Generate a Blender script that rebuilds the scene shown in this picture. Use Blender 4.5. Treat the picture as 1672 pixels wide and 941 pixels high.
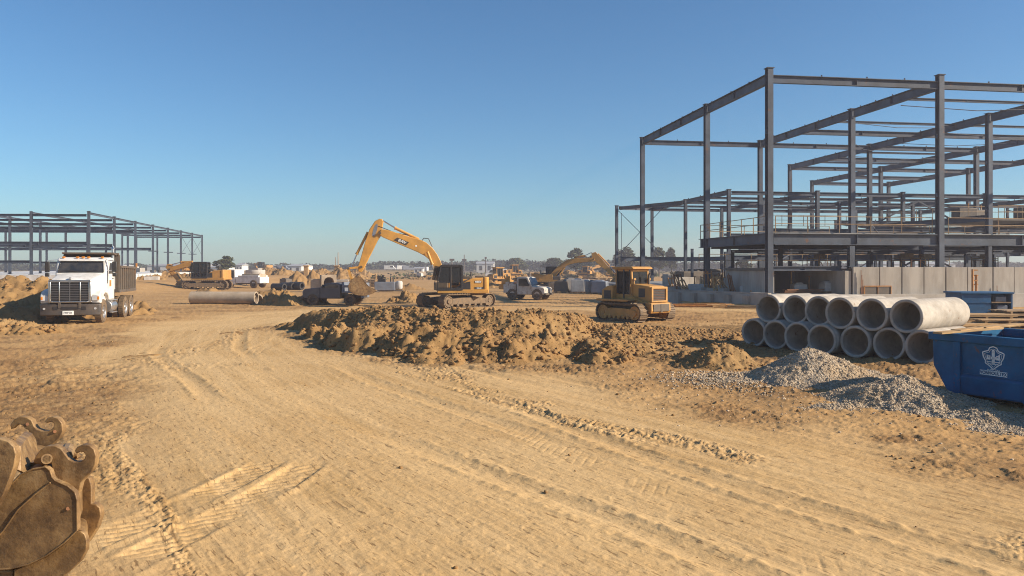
import bpy, bmesh, math, random
import numpy as np
from mathutils import Vector, Matrix, noise as mnoise

# ------------------------------------------------------------------ camera, sky, sun, exposure
S = bpy.context.scene
for _o in list(bpy.data.objects): bpy.data.objects.remove(_o)
COL = S.collection
FPX, CX, HY, EYE = 1300.0, 836.0, 436.0, 2.6      # focal length in photo pixels, centre, horizon line, eye height
R = math.radians
cam = bpy.data.cameras.new('camera'); cam.sensor_width = 36; cam.lens = 36*FPX/1672
cam.shift_y = -(470.5-HY)/1672; cam.clip_start = .1; cam.clip_end = 6000
camo = bpy.data.objects.new('camera', cam); COL.objects.link(camo)
camo.location = (0, 0, EYE); camo.rotation_euler = (R(90), 0, 0); S.camera = camo

SUN_EL = R(27)
_h = Vector((.97, -.21)).normalized()
SUNV = Vector((_h.x*math.cos(SUN_EL), _h.y*math.cos(SUN_EL), math.sin(SUN_EL)))
w = bpy.data.worlds.new('World'); S.world = w; w.use_nodes = True
nt = w.node_tree; nt.nodes.clear()
out = nt.nodes.new('ShaderNodeOutputWorld'); bg = nt.nodes.new('ShaderNodeBackground'); sky = nt.nodes.new('ShaderNodeTexSky')
sky.sky_type = 'NISHITA'; sky.sun_disc = False; sky.sun_elevation = SUN_EL
sky.sun_rotation = math.atan2(SUNV.x, SUNV.y); sky.altitude = 100; sky.air_density = 1.0; sky.dust_density = .35; sky.ozone_density = 3.6
bg.inputs['Strength'].default_value = .076
hs = nt.nodes.new('ShaderNodeHueSaturation'); hs.inputs['Saturation'].default_value = 1.05
tint = nt.nodes.new('ShaderNodeMix'); tint.data_type = 'RGBA'; tint.blend_type = 'MULTIPLY'; tint.inputs[0].default_value = 1; tint.inputs[7].default_value = (.665, .875, .975, 1)
nt.links.new(sky.outputs[0], hs.inputs['Color']); nt.links.new(hs.outputs[0], tint.inputs[6]); nt.links.new(tint.outputs[2], bg.inputs[0]); nt.links.new(bg.outputs[0], out.inputs[0])
sl = bpy.data.lights.new('sun', 'SUN'); sl.energy = 4.7; sl.angle = R(.53); sl.color = (1, .87, .69)
so = bpy.data.objects.new('sun', sl); COL.objects.link(so); so.rotation_euler = SUNV.to_track_quat('Z', 'Y').to_euler(); so.location = (60, -20, 60)
S.view_settings.view_transform = 'Standard'; S.view_settings.look = 'None'; S.view_settings.gamma = 1
S.view_settings.use_curve_mapping = False; S.view_settings.exposure = .8
S.render.engine = 'CYCLES'; S.cycles.filter_width = 1.05
S.cycles.max_bounces = 8; S.cycles.diffuse_bounces = 5; S.cycles.denoising_prefilter = 'NONE'; S.cycles.glossy_bounces = 3; S.cycles.transmission_bounces = 4
S.cycles.volume_bounces = 0; S.cycles.use_denoising = True; S.cycles.caustics_reflective = False; S.cycles.caustics_refractive = False

# ------------------------------------------------------------------ helpers
rnd = random.Random(7)
def W(px, py, d): return Vector(((px-CX)/FPX*d, d, EYE-(py-HY)/FPX*d))     # a photo point at a distance
def D(py, z=0): return (EYE-z)*FPX/(py-HY)                                 # distance of a photo row lying at height z
def GX(px, py, z=0):
    d = D(py, z); return ((px-CX)/FPX*d, d)

def tag(o, label=None, cat=None, group=None, kind=None):
    if label: o['label'] = label
    if cat: o['category'] = cat
    if group: o['group'] = group
    if kind: o['kind'] = kind
    return o
def thing(name, label, cat, loc=(0, 0, 0), rz=0, group=None, scale=1):
    o = bpy.data.objects.new(name, None); COL.objects.link(o); o.empty_display_size = .3
    o.location = loc; o.rotation_euler = (0, 0, rz); o.scale = (scale,)*3
    return tag(o, label, cat, group)
def kids(o): return [c for c in bpy.data.objects if c.parent == o]
def copy_tree(o, parent=None):
    c = o.copy(); COL.objects.link(c)
    if parent: c.parent = parent
    for ch in kids(o): copy_tree(ch, c)
    return c
def dup(o, loc, rz, label, scale=None, group=None):
    c = copy_tree(o); c.location = loc; c.rotation_euler = (0, 0, rz); c['label'] = label
    if scale: c.scale = (scale,)*3
    if group: c['group'] = group
    return c

class MB:
    def __init__(s): s.v = []; s.f = []; s.off = Vector((0, 0, 0))
    def add(s, vs, fs):
        n = len(s.v); s.v += [tuple(v) for v in vs]; s.f += [tuple(i+n for i in f) for f in fs]; return s
    def box(s, c, d, rz=0, ry=0, rx=0, taper=(1, 1)):
        m = Matrix.Translation(c) @ Matrix.Rotation(rz, 4, 'Z') @ Matrix.Rotation(ry, 4, 'Y') @ Matrix.Rotation(rx, 4, 'X')
        vs = []
        for z in (-.5, .5):
            tx, ty = taper if z > 0 else (1, 1)
            for x, y in ((-.5, -.5), (.5, -.5), (.5, .5), (-.5, .5)): vs.append(m @ Vector((x*d[0]*tx, y*d[1]*ty, z*d[2])))
        return s.add(vs, [(3, 2, 1, 0), (4, 5, 6, 7), (0, 1, 5, 4), (1, 2, 6, 5), (2, 3, 7, 6), (3, 0, 4, 7)])
    def span(s, a, b):                                   # axis-aligned box between two corners
        return s.box([(p+q)/2 for p, q in zip(a, b)], [abs(q-p) for p, q in zip(a, b)])
    def frame(s, p0, p1, up=(0, 0, 1)):
        a = (Vector(p1)-Vector(p0)).normalized(); u = Vector(up)
        if abs(a.dot(u)) > .98: u = Vector((0, 1, 0))
        x = a.cross(u).normalized(); return a, x, x.cross(a).normalized()
    def prof(s, pts, p0, p1, up=(0, 0, 1)):              # profile (side, up) swept from p0 to p1
        p0 = Vector(p0); p1 = Vector(p1); a, x, u = s.frame(p0, p1, up); n = len(pts)
        vs = [p+x*q[0]+u*q[1] for p in (p0, p1) for q in pts]
        return s.add(vs, [tuple(range(n-1, -1, -1)), tuple(range(n, 2*n))]+[(i, (i+1) % n, n+(i+1) % n, n+i) for i in range(n)])
    def bar(s, p0, p1, w, h, up=(0, 0, 1)):
        w /= 2; h /= 2; return s.prof([(-w, -h), (w, -h), (w, h), (-w, h)], p0, p1, up)
    def ibeam(s, p0, p1, w, h, t=.03, tw=.02, up=(0, 0, 1)):
        a = w/2; b = h/2; c = tw/2
        return s.prof([(-a, -b), (a, -b), (a, -b+t), (c, -b+t), (c, b-t), (a, b-t), (a, b), (-a, b), (-a, b-t), (-c, b-t), (-c, -b+t), (-a, -b+t)], p0, p1, up)
    def poly(s, pts, ext):                                # 3-D polygon pushed along a vector
        pts = [Vector(p) for p in pts]; e = Vector(ext); n = len(pts)
        return s.add(pts+[p+e for p in pts], [tuple(range(n-1, -1, -1)), tuple(range(n, 2*n))]+[(i, (i+1) % n, n+(i+1) % n, n+i) for i in range(n)])
    def xz(s, pts, y0, y1): return s.poly([(p[0], y0, p[1]) for p in pts], (0, y1-y0, 0))
    def tube(s, p0, p1, r, n=10, r1=None):
        p0 = Vector(p0); p1 = Vector(p1); a, x, u = s.frame(p0, p1); r1 = r if r1 is None else r1
        vs = [p+x*(math.cos(2*math.pi*i/n)*q)+u*(math.sin(2*math.pi*i/n)*q) for p, q in ((p0, r), (p1, r1)) for i in range(n)]
        return s.add(vs, [tuple(range(n-1, -1, -1)), tuple(range(n, 2*n))]+[(i, (i+1) % n, n+(i+1) % n, n+i) for i in range(n)])
    def path(s, pts, r, n=6):
        pts = [Vector(p) for p in pts]; vs = []; m = len(pts)
        for k, p in enumerate(pts):
            t = (pts[min(k+1, m-1)]-pts[max(k-1, 0)]).normalized(); u = Vector((0, 0, 1)) if abs(t.z) < .95 else Vector((0, 1, 0))
            x = t.cross(u).normalized(); u = x.cross(t)
            vs += [p+x*(math.cos(2*math.pi*i/n)*r)+u*(math.sin(2*math.pi*i/n)*r) for i in range(n)]
        fs = [tuple(range(n-1, -1, -1)), tuple(range((m-1)*n, m*n))]
        for k in range(m-1): fs += [(k*n+i, k*n+(i+1) % n, (k+1)*n+(i+1) % n, (k+1)*n+i) for i in range(n)]
        return s.add(vs, fs)
    def lathe(s, prof, p0, axis, n=24, close=False):      # (radius, along) profile round an axis
        p0 = Vector(p0); a, x, u = s.frame(p0, p0+Vector(axis)); m = len(prof); vs = []
        for i in range(n):
            c, q = math.cos(2*math.pi*i/n), math.sin(2*math.pi*i/n)
            vs += [p0+a*z+(x*c+u*q)*r for r, z in prof]
        fs = []
        for i in range(n):
            j = (i+1) % n
            for k in range(m if close else m-1):
                l = (k+1) % m; fs.append((i*m+k, j*m+k, j*m+l, i*m+l))
        if not close:
            fs.append(tuple(i*m for i in range(n))); fs.append(tuple(i*m+m-1 for i in range(n-1, -1, -1)))
        return s.add(vs, fs)
    def build(s, name, mat, parent=None, bevel=0, smooth=35, seg=2):
        me = bpy.data.meshes.new(name); me.from_pydata(s.v, [], s.f); bm = bmesh.new(); bm.from_mesh(me)
        bmesh.ops.recalc_face_normals(bm, faces=bm.faces); bm.to_mesh(me); bm.free()
        me.materials.append(mat)
        if smooth:
            me.polygons.foreach_set('use_smooth', [True]*len(me.polygons)); me.set_sharp_from_angle(angle=R(smooth))
        o = bpy.data.objects.new(name, me); COL.objects.link(o)
        if parent: o.parent = parent
        if bevel:
            b = o.modifiers.new('bevel', 'BEVEL'); b.width = bevel; b.segments = seg; b.limit_method = 'ANGLE'; b.angle_limit = R(40)
        return o

def grid_mesh(name, X, Y, Z, mat, keep=None, attrs=None):
    n, m = X.shape; me = bpy.data.meshes.new(name)
    idx = np.arange(n*m).reshape(n, m)
    q = np.stack([idx[:-1, :-1], idx[:-1, 1:], idx[1:, 1:], idx[1:, :-1]], -1).reshape(-1, 4)
    if keep is not None: q = q[keep.reshape(-1)]
    co = np.stack([X, Y, Z], -1).reshape(-1, 3).astype(np.float32)
    me.vertices.add(n*m); me.vertices.foreach_set('co', co.ravel())
    me.loops.add(q.size); me.loops.foreach_set('vertex_index', q.ravel().astype(np.int32))
    me.polygons.add(len(q)); me.polygons.foreach_set('loop_start', np.arange(0, q.size, 4, dtype=np.int32))
    me.polygons.foreach_set('loop_total', np.full(len(q), 4, np.int32)); me.polygons.foreach_set('use_smooth', np.ones(len(q), bool))
    me.update(calc_edges=True)
    if attrs is not None:
        for k, a in attrs.items():
            at = me.attributes.new(k, 'FLOAT_VECTOR', 'POINT'); at.data.foreach_set('vector', a.reshape(-1, 3).astype(np.float32).ravel())
    me.materials.append(mat); o = bpy.data.objects.new(name, me); COL.objects.link(o); return o

# lattice noise on arrays
def vn(x, y, seed=0):
    x = np.asarray(x, float); y = np.asarray(y, float)
    xi = np.floor(x); yi = np.floor(y); fx = x-xi; fy = y-yi; fx = fx*fx*fx*(fx*(fx*6-15)+10); fy = fy*fy*fy*(fy*(fy*6-15)+10)
    def h(a, b):
        n = (a.astype(np.int64)*374761393+b.astype(np.int64)*668265263+seed*982451653) & 0xffffffff
        n = ((n ^ (n >> 13))*1274126177) & 0xffffffff; n = (n ^ (n >> 16)) & 0xffffffff
        return n/4294967295.0
    return ((h(xi, yi)*(1-fx)+h(xi+1, yi)*fx)*(1-fy)+(h(xi, yi+1)*(1-fx)+h(xi+1, yi+1)*fx)*fy)*2-1
def fbm(x, y, seed=0, o=4, g=.5):
    t = 0; a = 1
    for k in range(o): t = t+a*vn(x*2**k+k*17.3, y*2**k-k*9.1, seed+k); a *= g
    return t
def ridged(x, y, seed=0, o=3):
    t = 0; a = 1
    for k in range(o): t = t+a*(1-2*np.abs(vn(x*2**k+k*7.7, y*2**k+k*3.3, seed+k))); a *= .5
    return t
def ss(a, b, x):
    t = np.clip((np.asarray(x, float)-a)/(b-a), 0, 1); return t*t*(3-2*t)

# ------------------------------------------------------------------ materials
def nodes(name):
    m = bpy.data.materials.new(name); m.use_nodes = True; t = m.node_tree; return m, t, t.nodes['Principled BSDF']
def N(t, kind, **kw):
    n = t.nodes.new(kind)
    for k, v in kw.items():
        if k in n.inputs.keys() if isinstance(k, str) else False: n.inputs[k].default_value = v
        else: setattr(n, k, v)
    return n
def noise_node(t, vec, scale, detail=4, rough=.6):
    n = t.nodes.new('ShaderNodeTexNoise'); n.inputs['Scale'].default_value = scale; n.inputs['Detail'].default_value = detail; n.inputs['Roughness'].default_value = rough
    t.links.new(vec, n.inputs['Vector']); return n.outputs['Fac']
def ramp(t, fac, stops):
    n = t.nodes.new('ShaderNodeValToRGB'); e = n.color_ramp.elements
    while len(e) < len(stops): e.new(.5)
    for i, (p, c) in enumerate(stops): e[i].position = p; e[i].color = (c if len(c) == 4 else (*c, 1)) if hasattr(c, '__len__') else (c, c, c, 1)
    t.links.new(fac, n.inputs[0]); return n.outputs[0]
def mix(t, fac, a, b, mode='MIX'):
    n = t.nodes.new('ShaderNodeMix'); n.data_type = 'RGBA'; n.blend_type = mode
    for s_, v in ((0, fac), (6, a), (7, b)):
        if hasattr(v, 'links'): t.links.new(v, n.inputs[s_])
        elif s_ == 0: n.inputs[0].default_value = v
        else: n.inputs[s_].default_value = (*v[:3], 1)
    return n.outputs[2]
def bump(t, bsdf, h, strength=.3, dist=.02):
    n = t.nodes.new('ShaderNodeBump'); n.inputs['Strength'].default_value = strength; n.inputs['Distance'].default_value = dist
    t.links.new(h, n.inputs['Height'])
    if bsdf.inputs['Normal'].links: t.links.new(bsdf.inputs['Normal'].links[0].from_socket, n.inputs['Normal'])
    t.links.new(n.outputs[0], bsdf.inputs['Normal']); return n
DUST = (.33, .21, .105)
def M(name, c, rough=.6, metal=0, var=.18, scale=1.5, dust=.0, dustc=DUST, bmp=.0, bscale=60, bdist=.01, rust=0, spec=.5, stretch=None):
    m, t, b = nodes(name)
    tc = t.nodes.new('ShaderNodeTexCoord').outputs['Object']
    oi = t.nodes.new('ShaderNodeObjectInfo')
    add = t.nodes.new('ShaderNodeVectorMath'); add.operation = 'ADD'; t.links.new(tc, add.inputs[0])
    sc = t.nodes.new('ShaderNodeMath'); sc.operation = 'MULTIPLY'; sc.inputs[1].default_value = 37; t.links.new(oi.outputs['Random'], sc.inputs[0]); t.links.new(sc.outputs[0], add.inputs[1])
    v = add.outputs[0]
    if stretch:
        mp = t.nodes.new('ShaderNodeMapping'); mp.inputs['Scale'].default_value = stretch; t.links.new(v, mp.inputs[0]); v = mp.outputs[0]
    f = noise_node(t, v, scale, 6, .65)
    col = ramp(t, f, [(.37, [x*(1-var) for x in c]), (.63, [min(1, x*(1+var)) for x in c])])
    if rust:
        rf = ramp(t, noise_node(t, v, scale*2.3, 8, .7), [(.62-.25*rust, 0), (.72-.2*rust, 1)])
        col = mix(t, rf, col, (.16, .07, .03))
    if dust:
        df = ramp(t, noise_node(t, v, scale*1.7+.4, 7, .72), [(.35, .25*dust), (.75, min(1, dust))])
        col = mix(t, df, col, dustc)
        rr = t.nodes.new('ShaderNodeMapRange'); t.links.new(df, rr.inputs[0]); rr.inputs[3].default_value = rough; rr.inputs[4].default_value = .9
        t.links.new(rr.outputs[0], b.inputs['Roughness'])
    else: b.inputs['Roughness'].default_value = rough
    t.links.new(col, b.inputs['Base Color']); b.inputs['Metallic'].default_value = metal; b.inputs['Specular IOR Level'].default_value = spec
    if bmp: bump(t, b, noise_node(t, v, bscale, 5, .65), bmp, bdist)
    return m
MT = dict(
    white=M('white_paint', (.74, .73, .70), .35, dust=.3), whiteclean=M('white_panel', (.72, .71, .68), .5, dust=.25),
    yellow=M('yellow_paint', (.62, .30, .045), .42, dust=.38), dozer=M('weathered_yellow_paint', (.50, .235, .032), .5, dust=.6, scale=2.2),
    black=M('black_plastic', (.018, .018, .020), .5, dust=.06), dark=M('dark_steel', (.05, .047, .045), .6, dust=.35), track=M('track_steel', (.075, .06, .048), .65, metal=.2, dust=.75, scale=3),
    rubber=M('tyre_rubber', (.03, .028, .026), .85, dust=.72, scale=2.5, bmp=.4, bscale=30), chrome=M('chrome', (.62, .62, .62), .22, metal=1, dust=.2),
    alum=M('polished_aluminium', (.6, .6, .6), .35, metal=.9, dust=.25), bumper=M('bumper_steel', (.085, .085, .09), .4, metal=.6, dust=.4),
    dump=M('dump_bed_paint', (.062, .058, .055), .6, dust=.3, rust=.3), bucket=M('worn_bucket_steel', (.27, .165, .072), .5, metal=.25, var=.55, dust=.4, rust=.55, scale=3.2, bmp=.25, bscale=26),
    steel=M('primed_steel', (.058, .074, .102), .6, var=.3, scale=.7, dust=.04, rust=.07, spec=.35), bluesteel=M('primed_steel_dark', (.047, .061, .088), .6, var=.3, scale=.6, dust=.04, rust=.07, spec=.35),
    conc=M('concrete', (.33, .305, .272), .9, var=.22, scale=1.1, bmp=.25, bscale=45, dust=.25, stretch=(1, 1, .25)), edge=M('polished_worn_steel', (.40, .29, .17), .5, metal=.35, var=.3, scale=6, dust=.3), pipe=M('pipe_concrete', (.42, .385, .335), .88, var=.22, scale=2.2, bmp=.25, bscale=70, dust=.28, rust=.05),
    pipe2=M('weathered_pipe_concrete', (.40, .33, .25), .9, var=.2, scale=1.4, bmp=.3, bscale=50, dust=.5), slabc=M('slab_concrete', (.36, .34, .31), .9, var=.2, scale=.6, bmp=.2, bscale=30, dust=.2),
    blue=M('blue_bin_paint', (.0015, .098, .225), .5, var=.22, dust=.04, rust=.1, spec=.2, scale=1.6), bluedark=M('faded_blue_paint', (.014, .095, .21), .55, spec=.2, dust=.08, scale=1.8),
    greyblue=M('grey_blue_paint', (.16, .20, .26), .45, dust=.3), darkpaint=M('charcoal_paint', (.05, .055, .068), .4, dust=.35),
    wood=M('raw_timber', (.44, .27, .115), .8, var=.3, scale=3, stretch=(1, 8, 8), bmp=.2, bscale=20), woodold=M('weathered_timber', (.30, .20, .11), .85, var=.3, scale=3, dust=.3),
    orange=M('rusty_orange_steel', (.42, .17, .03), .6, var=.3, dust=.3, scale=4), rust=M('rebar_rust', (.20, .085, .035), .8, var=.3),
    letter=M('white_lettering', (.8, .8, .78), .6, dust=.04), decal=M('dark_decal', (.03, .03, .032), .45, dust=.15), amber=M('amber_lens', (.65, .22, .02), .3), lens=M('clear_lens', (.55, .56, .58), .15, dust=.25),
    seat=M('seat_fabric', (.05, .045, .04), .9), tarp=M('white_tarp', (.52, .50, .47), .7, dust=.25), bluetarp=M('blue_tarp', (.15, .155, .165), .7, dust=.3),
    roof=M('metal_roof', (.35, .35, .35), .6), farwall=M('far_wall', (.62, .60, .56), .8, scale=.05), grille=M('grille_bars', (.30, .30, .31), .35, metal=.8, dust=.3),
    bark=M('bark', (.09, .065, .045), .95, var=.3, scale=4))
def worn_steel(name):
    m, t, b = nodes(name); tc = t.nodes.new('ShaderNodeTexCoord').outputs['Object']
    col = ramp(t, noise_node(t, tc, 4.5, 9, .72), [(.36, (.13, .075, .034)), (.5, (.24, .14, .058)), (.64, (.38, .235, .10))])
    col = mix(t, ramp(t, noise_node(t, tc, 11, 8, .75), [(.55, 0), (.68, .8)]), col, (.075, .042, .022))
    col = mix(t, ramp(t, noise_node(t, tc, 2.1, 6, .7), [(.54, 0), (.64, .75)]), col, (.40, .27, .135))
    t.links.new(col, b.inputs['Base Color']); b.inputs['Metallic'].default_value = .2
    t.links.new(ramp(t, noise_node(t, tc, 7, 6, .7), [(.35, .38), (.65, .8)]), b.inputs['Roughness']); bump(t, b, noise_node(t, tc, 24, 6, .7), .35, .012); return m
MT['bucket'] = worn_steel('worn_bucket_steel')
def glass(name, c):
    m, t, b = nodes(name); tc = t.nodes.new('ShaderNodeTexCoord').outputs['Object']
    df = ramp(t, noise_node(t, tc, 2.2, 6, .7), [(.4, .03), (.8, .28)]); t.links.new(mix(t, df, c, (.30, .24, .17)), b.inputs['Base Color'])
    b.inputs['Roughness'].default_value = .08; b.inputs['Specular IOR Level'].default_value = .8; return m
MT['oldwhite'] = M('chalky_white_paint', (.62, .60, .56), .6, dust=.6, rust=.35, scale=1.3); MT['slate'] = M('slate_paint', (.075, .085, .105), .4, dust=.3)
MT['glass'] = glass('tinted_glass', (.012, .016, .022))
m, t, b = nodes('clear_cab_glass'); b.inputs['Base Color'].default_value = (.03, .035, .04, 1); b.inputs['Roughness'].default_value = .05; b.inputs['Specular IOR Level'].default_value = .3; b.inputs['Transmission Weight'].default_value = 0; b.inputs['Alpha'].default_value = .68; MT['clear'] = m

# earth: base colour by noise; where the haul road runs, streaks along it (flow = across, along, road mask)
def earth(name, flow=False, dark=1.0, gravel=False):
    m, t, b = nodes(name); tc = t.nodes.new('ShaderNodeTexCoord').outputs['Object']
    A = (.46*dark, .275*dark, .112*dark); B = (.34*dark, .19*dark, .074*dark); C = (.54*dark, .345*dark, .155*dark)
    col = ramp(t, noise_node(t, tc, .35, 8, .65), [(.3, B), (.52, A), (.75, C)])
    col = mix(t, ramp(t, noise_node(t, tc, 3.1, 8, .7), [(.35, .0), (.75, .55)]), col, B)
    fine = noise_node(t, tc, 28, 6, .7)
    col = mix(t, ramp(t, fine, [(.52, 0), (.78, .5)]), col, (.20*dark, .115*dark, .05*dark))
    col = mix(t, ramp(t, noise_node(t, tc, 55, 3, .6), [(.6, 0), (.75, .45)]), col, (.56*dark, .40*dark, .22*dark))
    if flow:
        at = t.nodes.new('ShaderNodeAttribute'); at.attribute_name = 'flow'
        sp = t.nodes.new('ShaderNodeSeparateXYZ'); t.links.new(at.outputs['Vector'], sp.inputs[0])
        mp = t.nodes.new('ShaderNodeMapping'); mp.inputs['Scale'].default_value = (3.2, .17, 0); t.links.new(at.outputs['Vector'], mp.inputs[0])
        s1 = noise_node(t, mp.outputs[0], 1, 7, .7)
        mp2 = t.nodes.new('ShaderNodeMapping'); mp2.inputs['Scale'].default_value = (9, 1.1, 0); t.links.new(at.outputs['Vector'], mp2.inputs[0])
        s2 = noise_node(t, mp2.outputs[0], 1, 6, .7)
        road = mix(t, ramp(t, s1, [(.36, 0), (.64, 1)]), (.46, .285, .115), (.63, .42, .20))
        road = mix(t, ramp(t, s2, [(.55, 0), (.75, .6)]), road, (.26, .145, .06))
        road = mix(t, ramp(t, noise_node(t, tc, .5, 5, .6), [(.4, 0), (.75, .5)]), road, (.53, .33, .145))
        road = mix(t, ramp(t, fine, [(.58, 0), (.8, .35)]), road, (.22, .13, .055))
        rm_ = ramp(t, noise_node(t, tc, .17, 5, .6), [(.42, 0), (.62, .75)]); road = mix(t, rm_, road, (.63, .425, .205))
        col = mix(t, sp.outputs[2], col, road)
        at2 = t.nodes.new('ShaderNodeAttribute'); at2.attribute_name = 'soil'; s3 = t.nodes.new('ShaderNodeSeparateXYZ'); t.links.new(at2.outputs['Vector'], s3.inputs[0])
        def times(p, q):
            n_ = t.nodes.new('ShaderNodeMath'); n_.operation = 'MULTIPLY'; t.links.new(p, n_.inputs[0]); t.links.new(q, n_.inputs[1]); return n_.outputs[0]
        col = mix(t, times(s3.outputs[0], ramp(t, noise_node(t, tc, 2.3, 8, .72), [(.36, .25), (.6, 1)])), col, (.215, .118, .047))
        col = mix(t, times(s3.outputs[1], ramp(t, s2, [(.45, 0), (.68, .8)])), col, (.195, .108, .044))
        shade_dash = t.nodes.new('ShaderNodeMapping'); shade_dash.inputs['Scale'].default_value = (24, 3.4, 0); t.links.new(at.outputs['Vector'], shade_dash.inputs[0])
        s5 = noise_node(t, shade_dash.outputs[0], 1, 3, .6); col = mix(t, ramp(t, s5, [(.60, 0), (.65, .7)]), col, (.17, .095, .04))  # dark dashes along the flow paint the shade of small pits and clods
        d2 = t.nodes.new('ShaderNodeMapping'); d2.inputs['Scale'].default_value = (55, 9, 0); t.links.new(at.outputs['Vector'], d2.inputs[0]); s6 = noise_node(t, d2.outputs[0], 1, 4, .7); col = mix(t, ramp(t, s6, [(.56, 0), (.66, .55)]), col, (.24, .14, .06)); col = mix(t, ramp(t, s6, [(.34, .4), (.44, 0)]), col, (.66, .46, .235))  # finer dashes of the same painted shade, plus pale flecks
        bump(t, b, s2, .14, .012)
        # trampled grass-coloured land far off
        sy = t.nodes.new('ShaderNodeSeparateXYZ'); t.links.new(tc, sy.inputs[0])
        mr = t.nodes.new('ShaderNodeMapRange'); mr.inputs[1].default_value = 170; mr.inputs[2].default_value = 320; t.links.new(sy.outputs[1], mr.inputs[0])
        far = ramp(t, noise_node(t, tc, .02, 5, .6), [(.35, (.17, .145, .07)), (.55, (.30, .21, .10)), (.7, (.13, .13, .055))])
        col = mix(t, mr.outputs[0], col, far)
    if gravel:
        vo = t.nodes.new('ShaderNodeTexVoronoi'); vo.inputs['Scale'].default_value = 22; t.links.new(tc, vo.inputs['Vector'])
        hs = t.nodes.new('ShaderNodeSeparateColor'); t.links.new(vo.outputs['Color'], hs.inputs[0])
        st = ramp(t, hs.outputs[0], [(0, (.26, .20, .14)), (.5, (.38, .305, .22)), (1, (.50, .42, .32))])
        col = mix(t, ramp(t, noise_node(t, tc, 1.4, 5, .6), [(.45, .95), (.75, .45)]), col, st)
        bump(t, b, vo.outputs['Distance'], .9, .035)
    t.links.new(col, b.inputs['Base Color']); b.inputs['Roughness'].default_value = .95; b.inputs['Specular IOR Level'].default_value = .15
    bump(t, b, noise_node(t, tc, 9, 8, .75), .6 if not flow else .3, .05); bump(t, b, fine, .4 if not flow else .28, .012)
    return m
MT['ground'] = earth('packed_earth', True); MT['dirt'] = earth('loose_dirt', dark=.68); MT['gravel'] = earth('grey_gravel', gravel=True)
MT['clod'] = M('dirt_clod', (.27, .155, .065), .95, var=.3, scale=6, spec=.15); MT['stone'] = M('crushed_stone', (.40, .315, .22), .9, var=.28, scale=.9, spec=.2)
def leafmat(name, c):
    m, t, b = nodes(name); g = t.nodes.new('ShaderNodeNewGeometry'); tc = t.nodes.new('ShaderNodeTexCoord').outputs['Object']
    f = mix(t, .5, g.outputs['Random Per Island'], noise_node(t, tc, .12, 3, .6))
    t.links.new(ramp(t, f, [(.25, [x*.6 for x in c]), (.5, c), (.8, (c[0]*1.5, c[1]*1.4, c[2]*1.2))]), b.inputs['Base Color']); b.inputs['Roughness'].default_value = .8; b.inputs['Specular IOR Level'].default_value = .2; return m
MT['leaf'] = leafmat('tree_leaves', (.075, .085, .036)); MT['farleaf'] = leafmat('far_tree_leaves', (.045, .055, .030))
# ------------------------------------------------------------------ terrain
KX = [-10.5, -9.6, -8.5, -7.5, -6.5, -5.3, -4, -3.3, -1.4, .2, 2.5, 4, 6, 8, 11, 13.5]
KF = [34, 33, 31, 29, 27, 25, 23, 22, 20.9, 21, 21.5, 22.3, 24, 26, 28.5, 31]
KC = [34.6, 34.3, 33, 31.6, 30.4, 29.2, 28.3, 28, 27.2, 27, 27.6, 28.6, 29.8, 31, 33, 34]
KZ = [0, .25, .7, .92, 1.02, 1.1, 1.12, 1.12, 1.12, 1.12, 1.05, .52, .27, .16, .05, -.2]
ROAD = [(9, -2), (5, 4.5), (1, 10.5), (-3.2, 17.5), (-7.6, 26), (-10.6, 35), (-10.8, 42), (-8, 47.5), (-1, 51), (8, 52.5), (24, 46), (60, 40)]
def flow(x, y):
    best = np.full(x.shape, 1e9); U = np.zeros(x.shape); V = np.zeros(x.shape); acc = 0
    for (ax, ay), (bx, by) in zip(ROAD, ROAD[1:]):
        L = math.hypot(bx-ax, by-ay); dx, dy = (bx-ax)/L, (by-ay)/L
        tt = np.clip((x-ax)*dx+(y-ay)*dy, 0, L); ex = x-ax-tt*dx; ey = y-ay-tt*dy
        d = np.hypot(ex, ey); s_ = np.where(ex*dy-ey*dx > 0, 1, -1); k = d < best
        best = np.where(k, d, best); U = np.where(k, d*s_, U); V = np.where(k, acc+tt, V); acc += L
    return U, V
def gh(x, y):
    x = np.asarray(x, float); y = np.asarray(y, float)
    z = .05*fbm(x*.07, y*.07, 3, 2)
    z = z+ss(-33, -43, x)*ss(58, 84, y)*1.0
    z = z+.35*fbm(x*.012, y*.012, 8, 2)*ss(70, 140, y)
    return z
def gz(x, y): return float(gh(x, y))
TREADS = [((-3.4, 10.9), (-4.4, 5.8), .23, .8), ((-2.85, 10.8), (-3.6, 5.8), .23, .7), ((-9.4, 22), (-11.2, 33), .3, .3), ((-7.2, 20), (-9.2, 32), .3, .3), ((-6.0, 12), (-4.9, 7.0), .26, .4), ((-1.2, 14.8), (3.2, 6.4), .26, .15)]
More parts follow.
